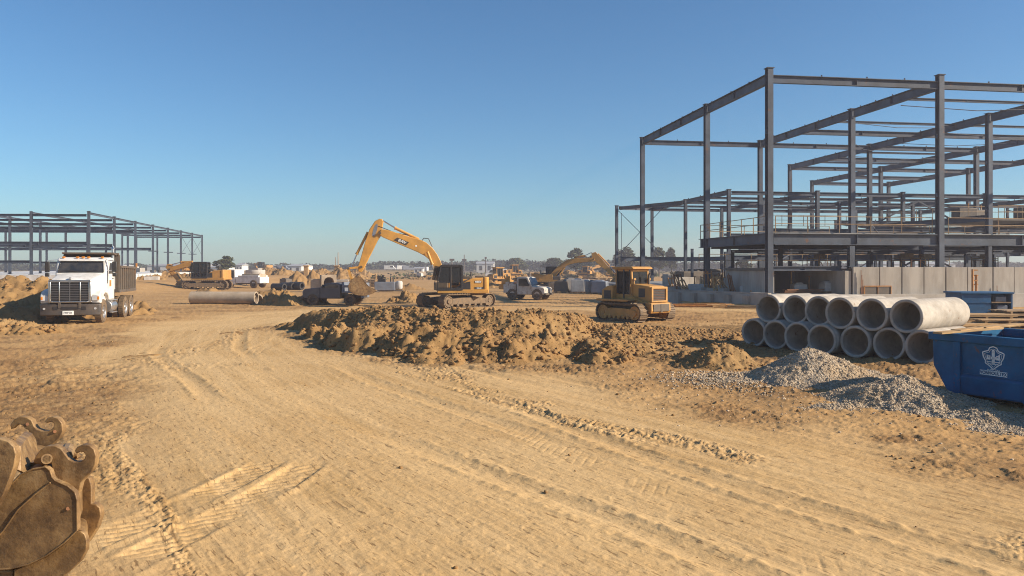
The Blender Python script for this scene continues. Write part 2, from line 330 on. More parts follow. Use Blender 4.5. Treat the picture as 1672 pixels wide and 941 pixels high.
def detail(x, y):
    u, v = flow(x, y); r = np.hypot(x, y)
    wob = fbm(x*.35, y*.35, 31, 2)
    m = (1-ss(3.6, 6.6, np.abs(u+.6+wob*1.2)))*(1-ss(45, 60, y))
    rough = .026*fbm(x*.9, y*.9, 5, 3)+.010*ridged(x*2.6, y*2.6, 9, 3)+.009*fbm(x*9, y*9, 12, 3)+.05*np.clip(vn(x*8, y*8, 15)-.45, 0, 1)+.045*np.clip(vn(x*17, y*17, 16)-.4, 0, 1)
    rut = .016*vn(u*.8, v*.05, 21)+.004*vn(u*3.7+wob*.4, v*.11, 22)+.002*ridged(u*8, v*.35, 23, 2)+.0022*fbm(u*20, v*4.5, 24, 3)+.012*np.clip(vn(x*21, y*21, 17)-.6, 0, 1)
    for u0, a0 in ((-3.3, 1), (-1.35, .9), (.35, .7), (1.2, 1), (3.0, .9), (4.3, .7)):              # worn wheel lines that follow the road
        q = u-u0-.55*vn(v*.09, 0*v+u0, 29); on_ = ss(-.35, .25, vn(v*.12+u0, 0*v+3, 30)); rut = rut+a0*on_*(-.024*np.exp(-(q/.17)**2)+.014*np.exp(-((np.abs(q)-.27)/.07)**2)*(1+fbm(x*7, y*7, 34, 2)))
    bx = .5*np.exp(-((x+2.2)/2.6)**2-((y-8.6)/1.9)**2)+.34*np.exp(-((x-6.5)/2.5)**2-((y-10)/2.2)**2)
    pm = ss(.50, .72, bx+vn(u*1.15+.4*wob, v*.13, 33)+.25*fbm(u*3, v*.9, 35, 2))*ss(-.1, .35, 2*bx+vn(u*.7, v*.33, 36))                          # crumbled ridges thrown up along them
    rut = rut+pm*(.004+.019*fbm(x*15, y*15, 27, 3, .75)+.008*ridged(u*5, v*1.4, 26, 2))
    left = ss(-.5, -4.5, x+(y-8)*.42)*ss(20, 12, y)               # chopped verge at the lower left
    cr = ss(.05, .45, fbm(x*.75, y*.75, 37, 3)); rough = rough*(.8+.4*left)+cr*(.017*fbm(x*10, y*10, 38, 4, .75)+.004)
    z = rough*(1-m)+(rut+.003*fbm(x*9, y*9, 13, 3))*m
    for (ax, ay), (bx, by), hw, am in TREADS:
        L = math.hypot(bx-ax, by-ay); dx, dy = (bx-ax)/L, (by-ay)/L
        tt = (x-ax)*dx+(y-ay)*dy; e = (x-ax)*dy-(y-ay)*dx+.05*np.sin(tt*1.3)+.22*np.sin(tt*.42+1)
        k = am*(1-ss(hw*.85, hw*1.12, np.abs(e)))*ss(0, .7, tt)*(1-ss(L-.7, L, tt))*ss(-.55, .05, fbm(x*.9, y*.9, 51, 2))
        lug = -2.2*np.clip(np.sin(2*math.pi*(tt/.2-e*5.5)), 0, 1)**3+.5
        edge = np.exp(-((np.abs(e)-hw*1.15)/.07)**2)*.024*ss(0, .7, tt)*(1-ss(L-.7, L, tt))*ss(-.5, .4, fbm(x*2.2, y*2.2, 54, 3))
        z = z*(1-.7*k)+k*(-.020+.015*lug*(.7+.6*fbm(x*3, y*3, 52, 2))+.008*fbm(x*14, y*14, 53, 2))+edge*am*.7
    f = np.interp(x, KX, KF); nz = fbm(x*.5, y*.5, 95, 3)
    soil = np.maximum.reduce([np.exp(-((y-f+.3)/1.1)**2)*(x > -11)*(x < 13), np.clip(1.35-np.hypot((x-7.5)/6.5, (y-28)/5.5), 0, 1), .8*ss(-2.6, -5.5, x+(y-8)*.42)*ss(26, 16, y), .8*ss(2.5, 4.5, x)*ss(14, 16, y)*ss(27, 22, y), .35*(1-m)*ss(.35, .7, nz)])
    z = z+np.clip(soil*(1+.9*nz), 0, 1)*ss(15, 19, y)*(1-ss(40, 50, y))*(.05*fbm(x*1.4, y*1.4, 97, 3)+.04*np.clip(vn(x*4, y*4, 98)-.2, 0, 1)+.03*fbm(x*8, y*8, 99, 3, .7))
    soil = np.clip(np.maximum(soil, .8*cr*(1-m))*(1+.9*nz), 0, 1)*(1-ss(45, 60, y)); lr = ss(1.5, 5, x)*ss(15, 9, y)
    return z*(1-ss(50, 120, r)), np.stack([u, v, m], -1), np.stack([soil, np.clip(.95*pm*m+.6*lr*ss(-.1, .4, nz), 0, 1)*(1-ss(40, 60, y)), 0*x], -1)

yy = np.arange(430, 1.0, -.56)
rr_ = np.concatenate([np.linspace(.2, EYE*796/430-.1, 14), EYE*796/yy, np.geomspace(2300, 5500, 6)])
TH = np.concatenate([np.linspace(-math.pi, -R(39), 40)[:-1], np.linspace(-R(39), R(39), 1000), np.linspace(R(39), math.pi, 40)[1:]])
RR, TT = np.meshgrid(rr_, TH, indexing='ij')
GXX = RR*np.sin(TT); GYY = RR*np.cos(TT)
dz, fl, sl_ = detail(GXX, GYY)
ground = grid_mesh('ground', GXX, GYY, gh(GXX, GYY)+dz, MT['ground'], attrs={'flow': fl, 'soil': sl_}); ground['kind'] = 'structure'

# stones and clods: many lumps in one mesh (nobody could count them)
def lump_bases(k, sub=1, seed=3, sharp=.35):
    L = []
    for i in range(k):
        bm = bmesh.new(); bmesh.ops.create_icosphere(bm, subdivisions=sub, radius=1)
        for v_ in bm.verts: v_.co *= 1+.7*mnoise.noise(v_.co*1.1+Vector((i*5.1+seed, seed, 0)))+rnd.uniform(-.3, .25)
        L.append((np.array([v_.co[:] for v_ in bm.verts]), np.array([[q.index for q in f.verts] for f in bm.faces]))); bm.free()
    return L
BASES = lump_bases(6)
def lumps(name, P, size, mat, label, cat, seed=1, flat=.75):
    rs = np.random.RandomState(seed); V = []; F = []; n = 0
    for p, s_ in zip(P, size):
        bv, bf = BASES[rs.randint(6)]; q = rs.normal(size=(3, 3)); q, _ = np.linalg.qr(q)
        vv = bv@q*np.array([1, rs.uniform(.7, 1.1), flat])*s_+p; V.append(vv); F.append(bf+n); n += len(vv)
    V = np.concatenate(V); F = np.concatenate(F); me = bpy.data.meshes.new(name)
    me.vertices.add(len(V)); me.vertices.foreach_set('co', V.astype(np.float32).ravel()); me.loops.add(F.size); me.loops.foreach_set('vertex_index', F.ravel().astype(np.int32))
    me.polygons.add(len(F)); me.polygons.foreach_set('loop_start', np.arange(0, F.size, 3, dtype=np.int32)); me.polygons.foreach_set('loop_total', np.full(len(F), 3, np.int32))
    me.update(calc_edges=True); me.materials.append(mat); o = bpy.data.objects.new(name, me); COL.objects.link(o); return tag(o, label, cat, kind='stuff')

# heaps: height fields with noise, standing on the ground
def heap(name, lobes, mat, label, cat, seed, res=.06, rough=.16, fine=.03, repose=.95, group=None):
    x0 = min(l[0]-l[2]*1.25 for l in lobes); x1 = max(l[0]+l[2]*1.25 for l in lobes); y0 = min(l[1]-l[3]*1.25 for l in lobes); y1 = max(l[1]+l[3]*1.25 for l in lobes)
    ox, oy = (x0+x1)/2, (y0+y1)/2
    X, Y = np.meshgrid(np.arange(x0, x1, res), np.arange(y0, y1, res), indexing='xy')
    def hf(X, Y):
        Z = np.full(np.shape(X), -.6)
        for cx, cy, rx, ry, h, *a in lobes:
            ang = a[0] if a else 0; c, q = math.cos(ang), math.sin(ang); ex = ((X-cx)*c+(Y-cy)*q)/rx; ey = (-(X-cx)*q+(Y-cy)*c)/ry
            r = np.sqrt(ex**2+ey**2+.004)+.13*fbm(X*1.1/min(rx, 2), Y*1.1/min(ry, 2), seed, 3)
            Z = np.maximum(Z, h*np.where(r < 1, (1-r)**repose, (1-r)*1.2))
        n = rough*fbm(X*1.1, Y*1.1, seed+5, 4)-rough*.5*ridged(X*2.1, Y*2.1, seed+7, 3)+fine*fbm(X*7, Y*7, seed+9, 3, .65)-fine*.6*ridged(X*11, Y*11, seed+11, 2)
        return Z+n*ss(-.15, .25, Z)
    Z = hf(X, Y); keep = (Z[:-1, :-1] > -.12) | (Z[1:, 1:] > -.12) | (Z[:-1, 1:] > -.12) | (Z[1:, :-1] > -.12)
    base = gz(ox, oy); o = grid_mesh(name, X-ox, Y-oy, Z+gh(X, Y)-base-.02, mat, keep=keep); o.location = (ox, oy, base)
    tag(o, label, cat, group); return o, (lambda x, y: hf(np.asarray(x, float), np.asarray(y, float))+gh(x, y)-.02)
def scatter_on(h, x0, x1, y0, y1, n, smin, smax, seed, zmin=.0, pw=3):
    rs = np.random.RandomState(seed); x = rs.uniform(x0, x1, n*4); y = rs.uniform(y0, y1, n*4); z = h(x, y); k = z > zmin+gh(x, y)
    x, y, z = x[k][:n], y[k][:n], z[k][:n]; s_ = smin+(smax-smin)*rs.uniform(0, 1, len(x))**pw
    return np.stack([x, y, z+s_*.2], -1), s_

# the long bank of dug earth in the middle
def bank(x, y):
    x = np.asarray(x, float); y = np.asarray(y, float); xw = x+.5*vn(y*.5, x*.3, 71)
    f = np.interp(xw, KX, KF)+.7*vn(x*.8, 0*x, 72)+.25*vn(x*2.6, 0*x, 73); c = np.interp(xw, KX, KC); h = np.interp(xw, KX, KZ); b = c+4.5
    tf = (y-f)/(c-f); tb = (b-y)/(b-c)
    z = h*np.where(y < c, np.where(tf > 0, np.clip(tf, 0, 1)**.8, tf*.8), np.where(tb > 0, np.clip(tb*1.4, 0, 1)**.8, tb*.8))
    z = z+h*(.16*np.sin(np.clip(tf, 0, 1)*7.5+vn(x*.5, y*.3, 77)*2.5))*ss(0, .2, tf)*ss(1.1, .7, tf)      # slumped benches
    g = np.exp(-((x-1.9-.25*(y-24))/.55)**2)*ss(0, .3, tf)*(1-ss(.9, 1.5, tf)); z = z-.38*g            # gully
    k = ss(-.1, .22, z)
    hs_ = np.interp(x, [2.5, 5], [1, .6]); up = ss(.42, .62, tf+.12*vn(x*.9, y*.4, 87))
    z = z+k*hs_*((1.15-.75*up)*(.15*fbm(x*.8, y*.8, 61, 3)+.11*fbm(x*2.2, y*1.8, 83, 2)+.05*fbm(x*4.6, y*4.6, 66, 3, .6)-.12*np.clip(vn(x*1.9, y*1.5+4, 84)-.2, 0, 1))+.036*fbm(x*12, y*12, 68, 3, .75)+up*(.055*vn(x*3.6+y*.9, y*.5, 79)+.022*vn(x*9+y*2.2, y*1.2, 80)-.10*np.clip(vn(x*2.6+y*.6, y*1.1, 81)-.5, 0, 1)))
    return z+gh(x, y)-.03
X, Y = np.meshgrid(np.arange(-11.5, 14.5, .05), np.arange(19.5, 39.5, .055), indexing='xy'); Z = bank(X, Y); g0 = gh(X, Y)
kp = (Z-g0)[:-1, :-1] > -.14
bk = grid_mesh('earth_bank', X-1, Y-27, Z, MT['dirt'], keep=kp); bk.location = (1, 27, 0)
tag(bk, 'long low bank of freshly dug brown earth in the middle of the site', 'earth bank')
P, s_ = scatter_on(bank, -10, 12, 20.5, 31, 13000, .010, .10, 5, .03, 6)
lumps('dirt_clods', P, s_, MT['clod'], 'brown clods strewn over the earth bank', 'clods', 6)
# clods on the open ground: thick on the verges, thin on the haul road
rs = np.random.RandomState(11); n = 22000
x = rs.uniform(-14, 15, n); y = 5+rs.uniform(0, 1, n)**1.6*33; dzz, ff, fs_ = detail(x, y)
pr = np.where(ff[:, 2] > .6, .05, .5)*np.where(fbm(x*.6, y*.6, 91, 3) > .12, 1, .25)+.5*fs_[:, 0]*(1-ff[:, 2]); k = rs.uniform(0, 1, n) < pr
x, y, z = x[k], y[k], (gh(x, y)+dzz)[k]; s_ = .006+.034*rs.uniform(0, 1, len(x))**5
lumps('loose_clods', np.stack([x, y, z+s_*.2], -1), s_, MT['clod'], 'small dirt clods scattered over the ground', 'clods', 8)

# dirt and gravel piles by the pipes and the blue bin
d1, h1 = heap('dirt_pile', [(5.55, 21.4, 1.35, 1.25, .78), (4.75, 22.2, .95, .9, .42)], MT['dirt'], 'small brown dirt pile left of the grey gravel pile, in front of the bank', 'dirt pile', 101, .03, .09, .02)
g1, h2 = heap('gravel_pile', [(6.85, 18.3, 1.7, 1.45, .74), (8.3, 18.8, 1.2, .9, .3), (5.8, 18.4, 1.5, .9, .16)], MT['gravel'], 'grey gravel pile in front of the stacked concrete pipes', 'gravel pile', 121, .03, .05, .02)
g2, h3 = heap('gravel_pile', [(7.55, 15.3, 1.75, 1.4, .58, .3), (8.1, 13.7, 1.8, .95, .14), (9.1, 12.9, 1.7, .9, .13), (6.3, 14.8, 1.3, .7, .12)], MT['gravel'], 'grey gravel pile heaped against the foot of the blue bin', 'gravel pile', 141, .03, .05, .02)
P1, s1 = scatter_on(h2, 4.6, 9.4, 16.8, 20, 9000, .006, .019, 15, -.02, 2.5)
P2, s2 = scatter_on(h3, 5, 11, 11.6, 16.8, 13000, .008, .025, 16, -.02, 3)
rs = np.random.RandomState(19); n = 2600; x = rs.normal(5.0, .75, n); y = rs.normal(18.3, .75, n); z = gh(x, y)+detail(x, y)[0]; P3 = np.stack([x, y, z+.01], -1); s3 = .009+.030*rs.uniform(0, 1, n)**2.5
x = rs.normal(7.3, 2.2, 1800); y = rs.normal(16.4, 1.9, 1800); z = gh(x, y)+detail(x, y)[0]; P4 = np.stack([x, y, z+.005], -1); s4 = .006+.022*rs.uniform(0, 1, 1800)**3
lumps('gravel_stones', np.concatenate([P1, P2, P3, P4]), np.concatenate([s1, s2, s3, s4]), MT['stone'], 'loose grey stones on and around the gravel piles', 'gravel', 17, .8)
P, s_ = scatter_on(h1, 3.6, 7.2, 20, 23.3, 500, .012, .06, 25, 0, 3)
lumps('dirt_clods', P, s_, MT['clod'], 'small clods on the dirt pile beside the gravel', 'clods', 26)

# heaps to the left of the dump truck and farther off
hl, h4 = heap('dirt_heap', [(-27.5, 44, 7.2, 5, 2.15), (-36, 47, 8, 5, 2.2), (-24.6, 38.4, 4.2, 3.2, .85)], MT['dirt'], 'broad dirt heap left of and behind the white dump truck', 'dirt heap', 161, .1, .26, .04)
hb, h5 = heap('dirt_ridge', [(-20.8, 31.6, 3.6, 1.25, .62, -.1), (-25.5, 32.6, 4.5, 1.8, .75)], MT['dirt'], 'low dirt ridge on the ground just in front of the white dump truck', 'dirt ridge', 171, .06, .16, .03)
P, s_ = scatter_on(h5, -26, -17, 30, 34.5, 500, .02, .12, 27, 0, 3); P2, s2 = scatter_on(h4, -33, -21, 35, 45, 500, .03, .14, 28, 0, 3)
lumps('dirt_clods', np.concatenate([P, P2]), np.concatenate([s_, s2]), MT['clod'], 'clods on the dirt heaps around the dump truck', 'clods', 29)
x, y = GX(450, 500); heap('rubble_pile', [(x, y+1.4, 2.3, 1.5, 1.0), (x+1.6, y+1.8, 1.6, 1.2, .7)], MT['dirt'], 'rough rubble pile at the right end of the long concrete pipe', 'rubble pile', 181, .05, .2, .06)
x, y = GX(595, 497); heap('rubble_pile', [(x+2.6, y+2.4, 1.5, 1.2, .9)], MT['dirt'], 'rubble heap under the big digger bucket, behind the flatbed', 'rubble pile', 183, .05, .2, .06)
far_heaps = [(480, 466, 26, 1.95, 'pointed brown dirt heap, left one of the pair behind the concrete culvert'), (505, 465, 24, 2.1, 'pointed brown dirt heap, right one of the pair behind the concrete culvert'), (548, 462, 42, 2.3, 'wide brown spoil heap behind the digger bucket'), (270, 466, 26, 1.0, 'low dirt heap between the dump bed and the far yellow tracked machine'),
             (930, 455, 34, 1.7, 'dirt heap below the arm of the far yellow digger'), (800, 470, 22, .9, 'low dirt heap just right of the big digger'), (665, 474, 22, .6, 'flat dirt heap right of the grey blue generator'), (430, 455, 40, 1.3, 'distant dirt heap behind the white tank truck')]
for i, (px, py, wpx, h, lb) in enumerate(far_heaps):
    x, y = GX(px, py); r = wpx/FPX*y
    heap('spoil_heap', [(x, y+r*.7, r, r*.7, h*1.15), (x+r*.8, y+r*.8, r*.7, r*.6, h*.6)], MT['dirt'], lb, 'dirt heap', 200+i*11, max(.12, r/40), .22, .05, group='spoil heaps in the middle distance')
# ------------------------------------------------------------------ the tall steel frame on the right
A0 = Vector((16.15, 50, 0)); UA = Vector((.989, .150, 0)).normalized(); VB = Vector((-.150, .989, 0)).normalized()
ZS = .9; H = 14.8
def G(a, b, z=0): return A0+UA*(11.8*a)+VB*b+Vector((0, 0, z))
fr = thing('steel_building_skeleton', 'tall two storey grey steel building frame on the right with open roof beams', 'steel frame', A0)
def fl_(p): return Vector(p)-A0
def column(p, z0, z1, parent, org, w=.36, h=.42, cap=True, mat='steel'):
    m = MB(); q = p-org; m.ibeam((q.x, q.y, z0-org.z), (q.x, q.y, z1-org.z), w, h, .035, .03, up=tuple(VB))
    if cap: m.box((q.x, q.y, z1+.02-org.z), (w*1.35, h*1.25, .045), rz=R(8.6))
    for zc in (.45, .72): m.box((q.x, q.y-.0, z0+(z1-z0)*zc-org.z), (w*1.22, h*.35, .26), rz=R(8.6))
    m.box((q.x, q.y, z0+.03-org.z), (w*1.7, h*1.6, .05), rz=R(8.6))
    return m.build('column', MT[mat], parent, smooth=0)
def girder(p, q, parent, org, w=.3, h=.62, studs=0, mat='steel', name='roof_beam', r2=None):
    m = MB(); a = Vector(p)-org; b = Vector(q)-org; m.ibeam(a, b, w, h, .04, .025)
    L = (b-a).length; d = (b-a).normalized()
    if studs:
        k = studs
        while k < L-.5:
            c = a+d*k; m.box((c.x, c.y, c.z+h/2+.06), (.07, .07, .13)); k += studs*rnd.uniform(.7, 1.3)
    n = max(1, int(L/6))
    for i in range(1, n+1):
        c = a+d*(L*i/(n+1)); m.bar(c-Vector((0, 0, h/2-.05)), c+Vector((0, 0, h/2-.05)), w*.9, .02, up=tuple(d))
    return m.build(name, MT[mat], parent, smooth=0)
lines = {0: [0, 10, 25.5], 1: [0, 10, 25.5], 2: [0, 10, 26, 42], 3: [0, 10, 26, 42, 58], 4: [0, 10, 26, 42, 58]}
for a, bs in lines.items():
    for b in bs:
        if a >= 4 and b < 26: continue
        column(G(a, b), ZS, H+(.25 if b == 0 else 0), fr, A0)
    for b0, b1 in zip(bs, bs[1:]):
        if a == 4 and b0 < 10: continue
        girder(G(a, b0+.25, H-.36), G(a, b1-.25, H-.36), fr, A0, studs=2.6)
trans = {0: (0, 4), 18: (1, 3), 25.7: (0, 3), 34: (2, 4), 42: (2, 4), 50: (3, 4), 58: (3, 4)}
for b, (a0, a1) in trans.items():
    for a in range(a0, a1):
        girder(G(a+.012, b, H-.40), G(a+.988, b, H-.40), fr, A0, .26, .45 if b else .5, studs=3.4 if b in (0, 25.7) else 0, mat='bluesteel')
# light purlins, rods and cables between the roof beams
for (a0, b0, a1, b1, dz_, r_) in [(1, 4, 2, 4, -.9, .03), (1.0, 12, 2.0, 14, -.55, .03), (2, 15, 3, 16, -.7, .035), (2, 22, 3, 21, -.5, .03), (1, 10, 1.6, 18, -2.5, .02), (2, 30, 3, 31, -.6, .03), (3, 48, 4, 47, -.6, .03), (3, 14, 4, 13, -.6, .03)]:
    p, q = G(a0, b0, H+dz_), G(a1, b1, H+dz_+(.6 if r_ < .025 else .1)); mid = (p+q)/2-Vector((0, 0, .25))
    MB().path([p-A0, mid-A0, q-A0], r_).build('tie_rod', MT['bluesteel'], fr)
# mezzanine: beams, floor, guard rail
ZM = 4.75
for a in range(0, 4):
    girder(G(a+.025, 0, ZM-.4), G(a+.975, 0, ZM-.4), fr, A0, .34, .72, name='floor_beam')
for b0, b1 in ((0, 10), (10, 11.3)): girder(G(0, b0+.22, ZM-.36), G(0, b1-.05, ZM-.36), fr, A0, .3, .68, name='floor_beam')
for b in (10, 20): girder(G(.03 if b < 15 else .6, b, ZM-.5), G(3.97, b, ZM-.5), fr, A0, .3, .6, mat='bluesteel', name='floor_beam')
for a in (1, 2, 3): girder(G(a, .3, ZM-.45), G(a, 25, ZM-.45), fr, A0, .3, .55, mat='bluesteel', name='floor_beam')
m = MB(); m.poly([G(.02, .25, ZM-.14)-A0, G(1.45, .25, ZM-.14)-A0, G(1.45, 11.2, ZM-.14)-A0, G(.02, 11.2, ZM-.14)-A0], (0, 0, .16)); m.poly([G(1.6, .25, ZM-.14)-A0, G(3.9, .25, ZM-.14)-A0, G(3.9, 9.6, ZM-.14)-A0, G(1.6, 9.6, ZM-.14)-A0], (0, 0, .16))
m.build('floor_deck', MT['slabc'], fr, smooth=0)
def rail(p, q, parent, org, n, h=1.05, mat='woodold'):
    m = MB(); p = Vector(p)-org; q = Vector(q)-org
    for k in range(n+1):
        c = p.lerp(q, k/n); m.tube(c, c+Vector((0, 0, h)), .03, 6)
    for z in (h, h*.55): m.tube(p+Vector((0, 0, z)), q+Vector((0, 0, z)), .026, 6)
    return m.build('guard_rail', MT[mat], parent)
rail(G(0, .4, ZM), G(0, 11.2, ZM), fr, A0, 6); rail(G(0, 11.2, ZM), G(.9, 11.2, ZM), fr, A0, 6); rail(G(.04, .1, ZM), G(.96, .1, ZM), fr, A0, 5)
rail(G(1.06, .12, ZM), G(2.6, .12, ZM), fr, A0, 5)
column(G(.47, -.0), 2.6, ZM-.82, fr, A0, .34, .34, False)
# second-floor platform deep inside, with its own rail and braces
for a in (2, 3): girder(G(a+.03, 26, 6.3), G(a+.97, 26, 6.3), fr, A0, .3, .6, mat='bluesteel', name='floor_beam')
girder(G(1, 25.7, 6.1), G(2, 26, 6.1), fr, A0, .3, .5, mat='bluesteel', name='floor_beam'); girder(G(2, 10.3, 6.5), G(2, 25.8, 6.5), fr, A0, .3, .5, mat='bluesteel', name='floor_beam'); girder(G(3, 10.3, 6.5), G(3, 25.8, 6.5), fr, A0, .3, .5, mat='bluesteel', name='floor_beam')
m = MB(); m.poly([G(2.1, 16, 6.7)-A0, G(3, 16, 6.7)-A0, G(3, 25, 6.7)-A0, G(2.1, 25, 6.7)-A0], (0, 0, .15)); m.build('floor_deck', MT['dark'], fr, smooth=0)
rail(G(2.1, 16, 6.85), G(3, 16, 6.85), fr, A0, 6); rail(G(2.1, 16, 6.85), G(2.1, 25, 6.85), fr, A0, 4)
for p, q in ((G(2, 26, 6.6), G(2.45, 26, 9.2)), (G(2.9, 26, 6.6), G(2.45, 26, 9.2)), (G(1, 25.5, 3), G(1.5, 25.6, 6)), (G(2, 25.5, 1), G(2.5, 25.6, 3.9)), (G(3, 25.5, 1), G(2.5, 25.6, 3.9))):
    MB().bar(p-A0, q-A0, .14, .14).build('brace', MT['bluesteel'], fr, smooth=0)
# extra short posts that carry the mezzanine
for a, b in ((.5, 10), (1.5, 10), (2.5, 10), (.5, 20), (1.5, 20), (2.5, 20), (1.3, 0), (2.6, 0)): column(G(a, b), ZS, ZM-.8, fr, A0, .26, .28, False, 'bluesteel')

# lower steel annex behind it
B0 = Vector((20.5, 75.3, 0)); H2 = 9.9
def Q(i, j, z=0): return B0+UA*(9.0*i)+VB*(11.2*j)+Vector((0, 0, z))
an = thing('steel_annex', 'lower single storey grey steel frame behind the left side of the tall frame', 'steel frame', B0)
nodes_ = [(0, 0), (1, 0), (2, 0), (3, 0), (0, 1), (1, 1), (2, 1), (3, 1), (0, 2), (1, 2), (2, 2), (-.55, 1.85), (3, 2)]
for i, j in nodes_: column(Q(i, j), ZS-.2, H2, an, B0, .3, .34)
for i in range(3):
    for j in range(3): girder(Q(i+.03, j, H2-.3), Q(i+.97, j, H2-.3), an, B0, .22, .36, mat='bluesteel')
for i in range(4):
    for j in range(2): girder(Q(i, j+.03, H2-.25), Q(i, j+.97, H2-.25), an, B0, .24, .45, studs=3)
girder(Q(-.52, 1.85, H2-.25), Q(0, 1.97, H2-.25), an, B0, .24, .4); girder(Q(-.5, 1.85, H2-.3), Q(-.02, 1.03, H2-.3), an, B0, .24, .4)
for j in (.5, 1.5):
    for i in range(3): girder(Q(i+.02, j, H2-.3), Q(i+.98, j, H2-.3), an, B0, .16, .24, mat='bluesteel')
girder(Q(-.5, 1.85, 3.55), Q(2.9, 2.0, 3.55), an, B0, .25, .5, name='floor_beam'); girder(Q(0, .03, 3.4), Q(0, .97, 3.4), an, B0, .22, .4, name='floor_beam'); girder(Q(0.03, 0, 3.5), Q(2.97, 0, 3.5), an, B0, .22, .4, name='floor_beam')
for p, q in ((Q(-.55, 1.85, 9.5), Q(-.05, 1.5, 3.8)), (Q(-.55, 1.85, 3.8), Q(-.05, 1.5, 9.5)), (Q(-.5, 1.8, 9), Q(-.5, 1.8, 1))): MB().tube(p-B0, q-B0, .035, 6).build('brace_rod', MT['bluesteel'], an)

# further light framing in the rear and lower bays
for i, j in ((4, 0), (4, 1), (4, 2), (5, 1)): column(Q(i, j), ZS-.2, H2, an, B0, .3, .34)
for j in range(3): girder(Q(3.03, j, H2-.3), Q(3.97, j, H2-.3), an, B0, .22, .36, mat='bluesteel')
girder(Q(4.03, 1, H2-.3), Q(5, 1, H2-.3), an, B0, .22, .36); girder(Q(4, .03, H2-.25), Q(4, 1.97, H2-.25), an, B0, .24, .45, studs=3)
for j in (.33, .66, 1.33, 1.66): girder(Q(1, j, H2-.05), Q(4, j, H2-.05), an, B0, .12, .18, mat='bluesteel', name='purlin')
for z in (6.6, 3.5):
    for j in (1, 2): girder(Q(1.03, j, z), Q(4, j, z), an, B0, .2, .32, mat='bluesteel', name='floor_beam')
    girder(Q(3, .03, z), Q(3, 2, z), an, B0, .2, .32, mat='bluesteel', name='floor_beam')
for i, j, k in ((1, 1, 0), (2, 2, 0), (3, 1, 1), (2, 1, 1)):
    p, q = Q(i, j, 1 if k else 3.7), Q(i+.98, j, 6.4); MB().bar(p-B0, q-B0, .12, .12).build('brace', MT['bluesteel'], an, smooth=0)
for a, b in ((1.5, 26), (2.5, 26), (3.5, 26), (1.5, 34), (2.5, 34), (3.4, 18), (2.5, 42), (3.5, 42)): column(G(a, b), ZS, 6.1 if b < 40 else 8.2, fr, A0, .24, .26, True, 'bluesteel')
for b in (26, 34): girder(G(1.5, b, 3.9), G(3.9, b, 3.9), fr, A0, .22, .4, mat='bluesteel', name='floor_beam')
girder(G(2.5, 42, 8.0), G(3.5, 42, 8.0), fr, A0, .22, .4, mat='bluesteel', name='floor_beam'); girder(G(1.5, 34, 6.0), G(2.5, 34, 6.0), fr, A0, .22, .4, mat='bluesteel', name='floor_beam'); girder(G(2.5, 26.3, 5.9), G(2.5, 41.8, 7.9), fr, A0, .22, .4, mat='bluesteel', name='floor_beam')
for b in (5, 14, 30, 38): girder(G(1.02 if b < 20 else 2.02, b, H-.2), G(2.98 if b > 10 else 1.98, b, H-.2), fr, A0, .14, .2, mat='bluesteel', name='purlin')
rail(G(2.7, .12, ZM), G(3.9, .12, ZM), fr, A0, 5); rail(G(1.05, 10.2, ZM), G(3.4, 10.2, ZM), fr, A0, 9); rail(G(1.02, 26, 6.6), G(1.98, 26, 6.6), fr, A0, 5)
for k, (a, b, z0, z1) in enumerate([(.25, 12, .9, 3.9), (.75, 14, .9, 5.6), (1.25, 12, .9, 5.9), (1.75, 18, .9, 6.2), (2.25, 14, .9, 6.1), (2.75, 20, .9, 6.2), (.3, 22, .9, 4.2), (1.3, 22, .9, 6.0), (2.2, 30, .9, 8.0), (3.3, 26, .9, 8.6), (3.6, 14, .9, 7.8), (3.2, 10, .9, 6.3)]): column(G(a, b), z0, z1, fr, A0, .2, .22, True, 'bluesteel')
girder(G(.25, 12, 3.8), G(2.25, 12, 3.8), fr, A0, .18, .3, mat='bluesteel', name='floor_beam'); girder(G(.75, 14, 5.5), G(2.25, 14, 5.7), fr, A0, .18, .3, mat='bluesteel', name='floor_beam'); girder(G(1.3, 22, 5.9), G(3.3, 24, 6.1), fr, A0, .18, .3, mat='bluesteel', name='floor_beam'); girder(G(3.2, 10, 6.2), G(3.6, 14, 6.2), fr, A0, .18, .3, mat='bluesteel', name='floor_beam')
for p, q in ((G(.25, 12, 1), G(.75, 13.8, 3.7)), (G(1.25, 12, 6), G(1.75, 18, 3.9)), (G(2.25, 14, 5.8), G(2.75, 20, 3.9)), (G(2.2, 30, 4), G(2.5, 34, 7.8)), (G(3.3, 26, 8.4), G(3.6, 14, 5))): MB().bar(p-A0, q-A0, .09, .09).build('brace', MT['bluesteel'], fr, smooth=0)
rail(G(2.1, 10.4, 6.5), G(2.98, 10.4, 6.5), fr, A0, 6); rail(G(3.03, 10.4, 6.5), G(3.9, 10.4, 6.5), fr, A0, 6); rail(G(.05, 13, 2.55), G(1.9, 13, 2.55), fr, A0, 10)
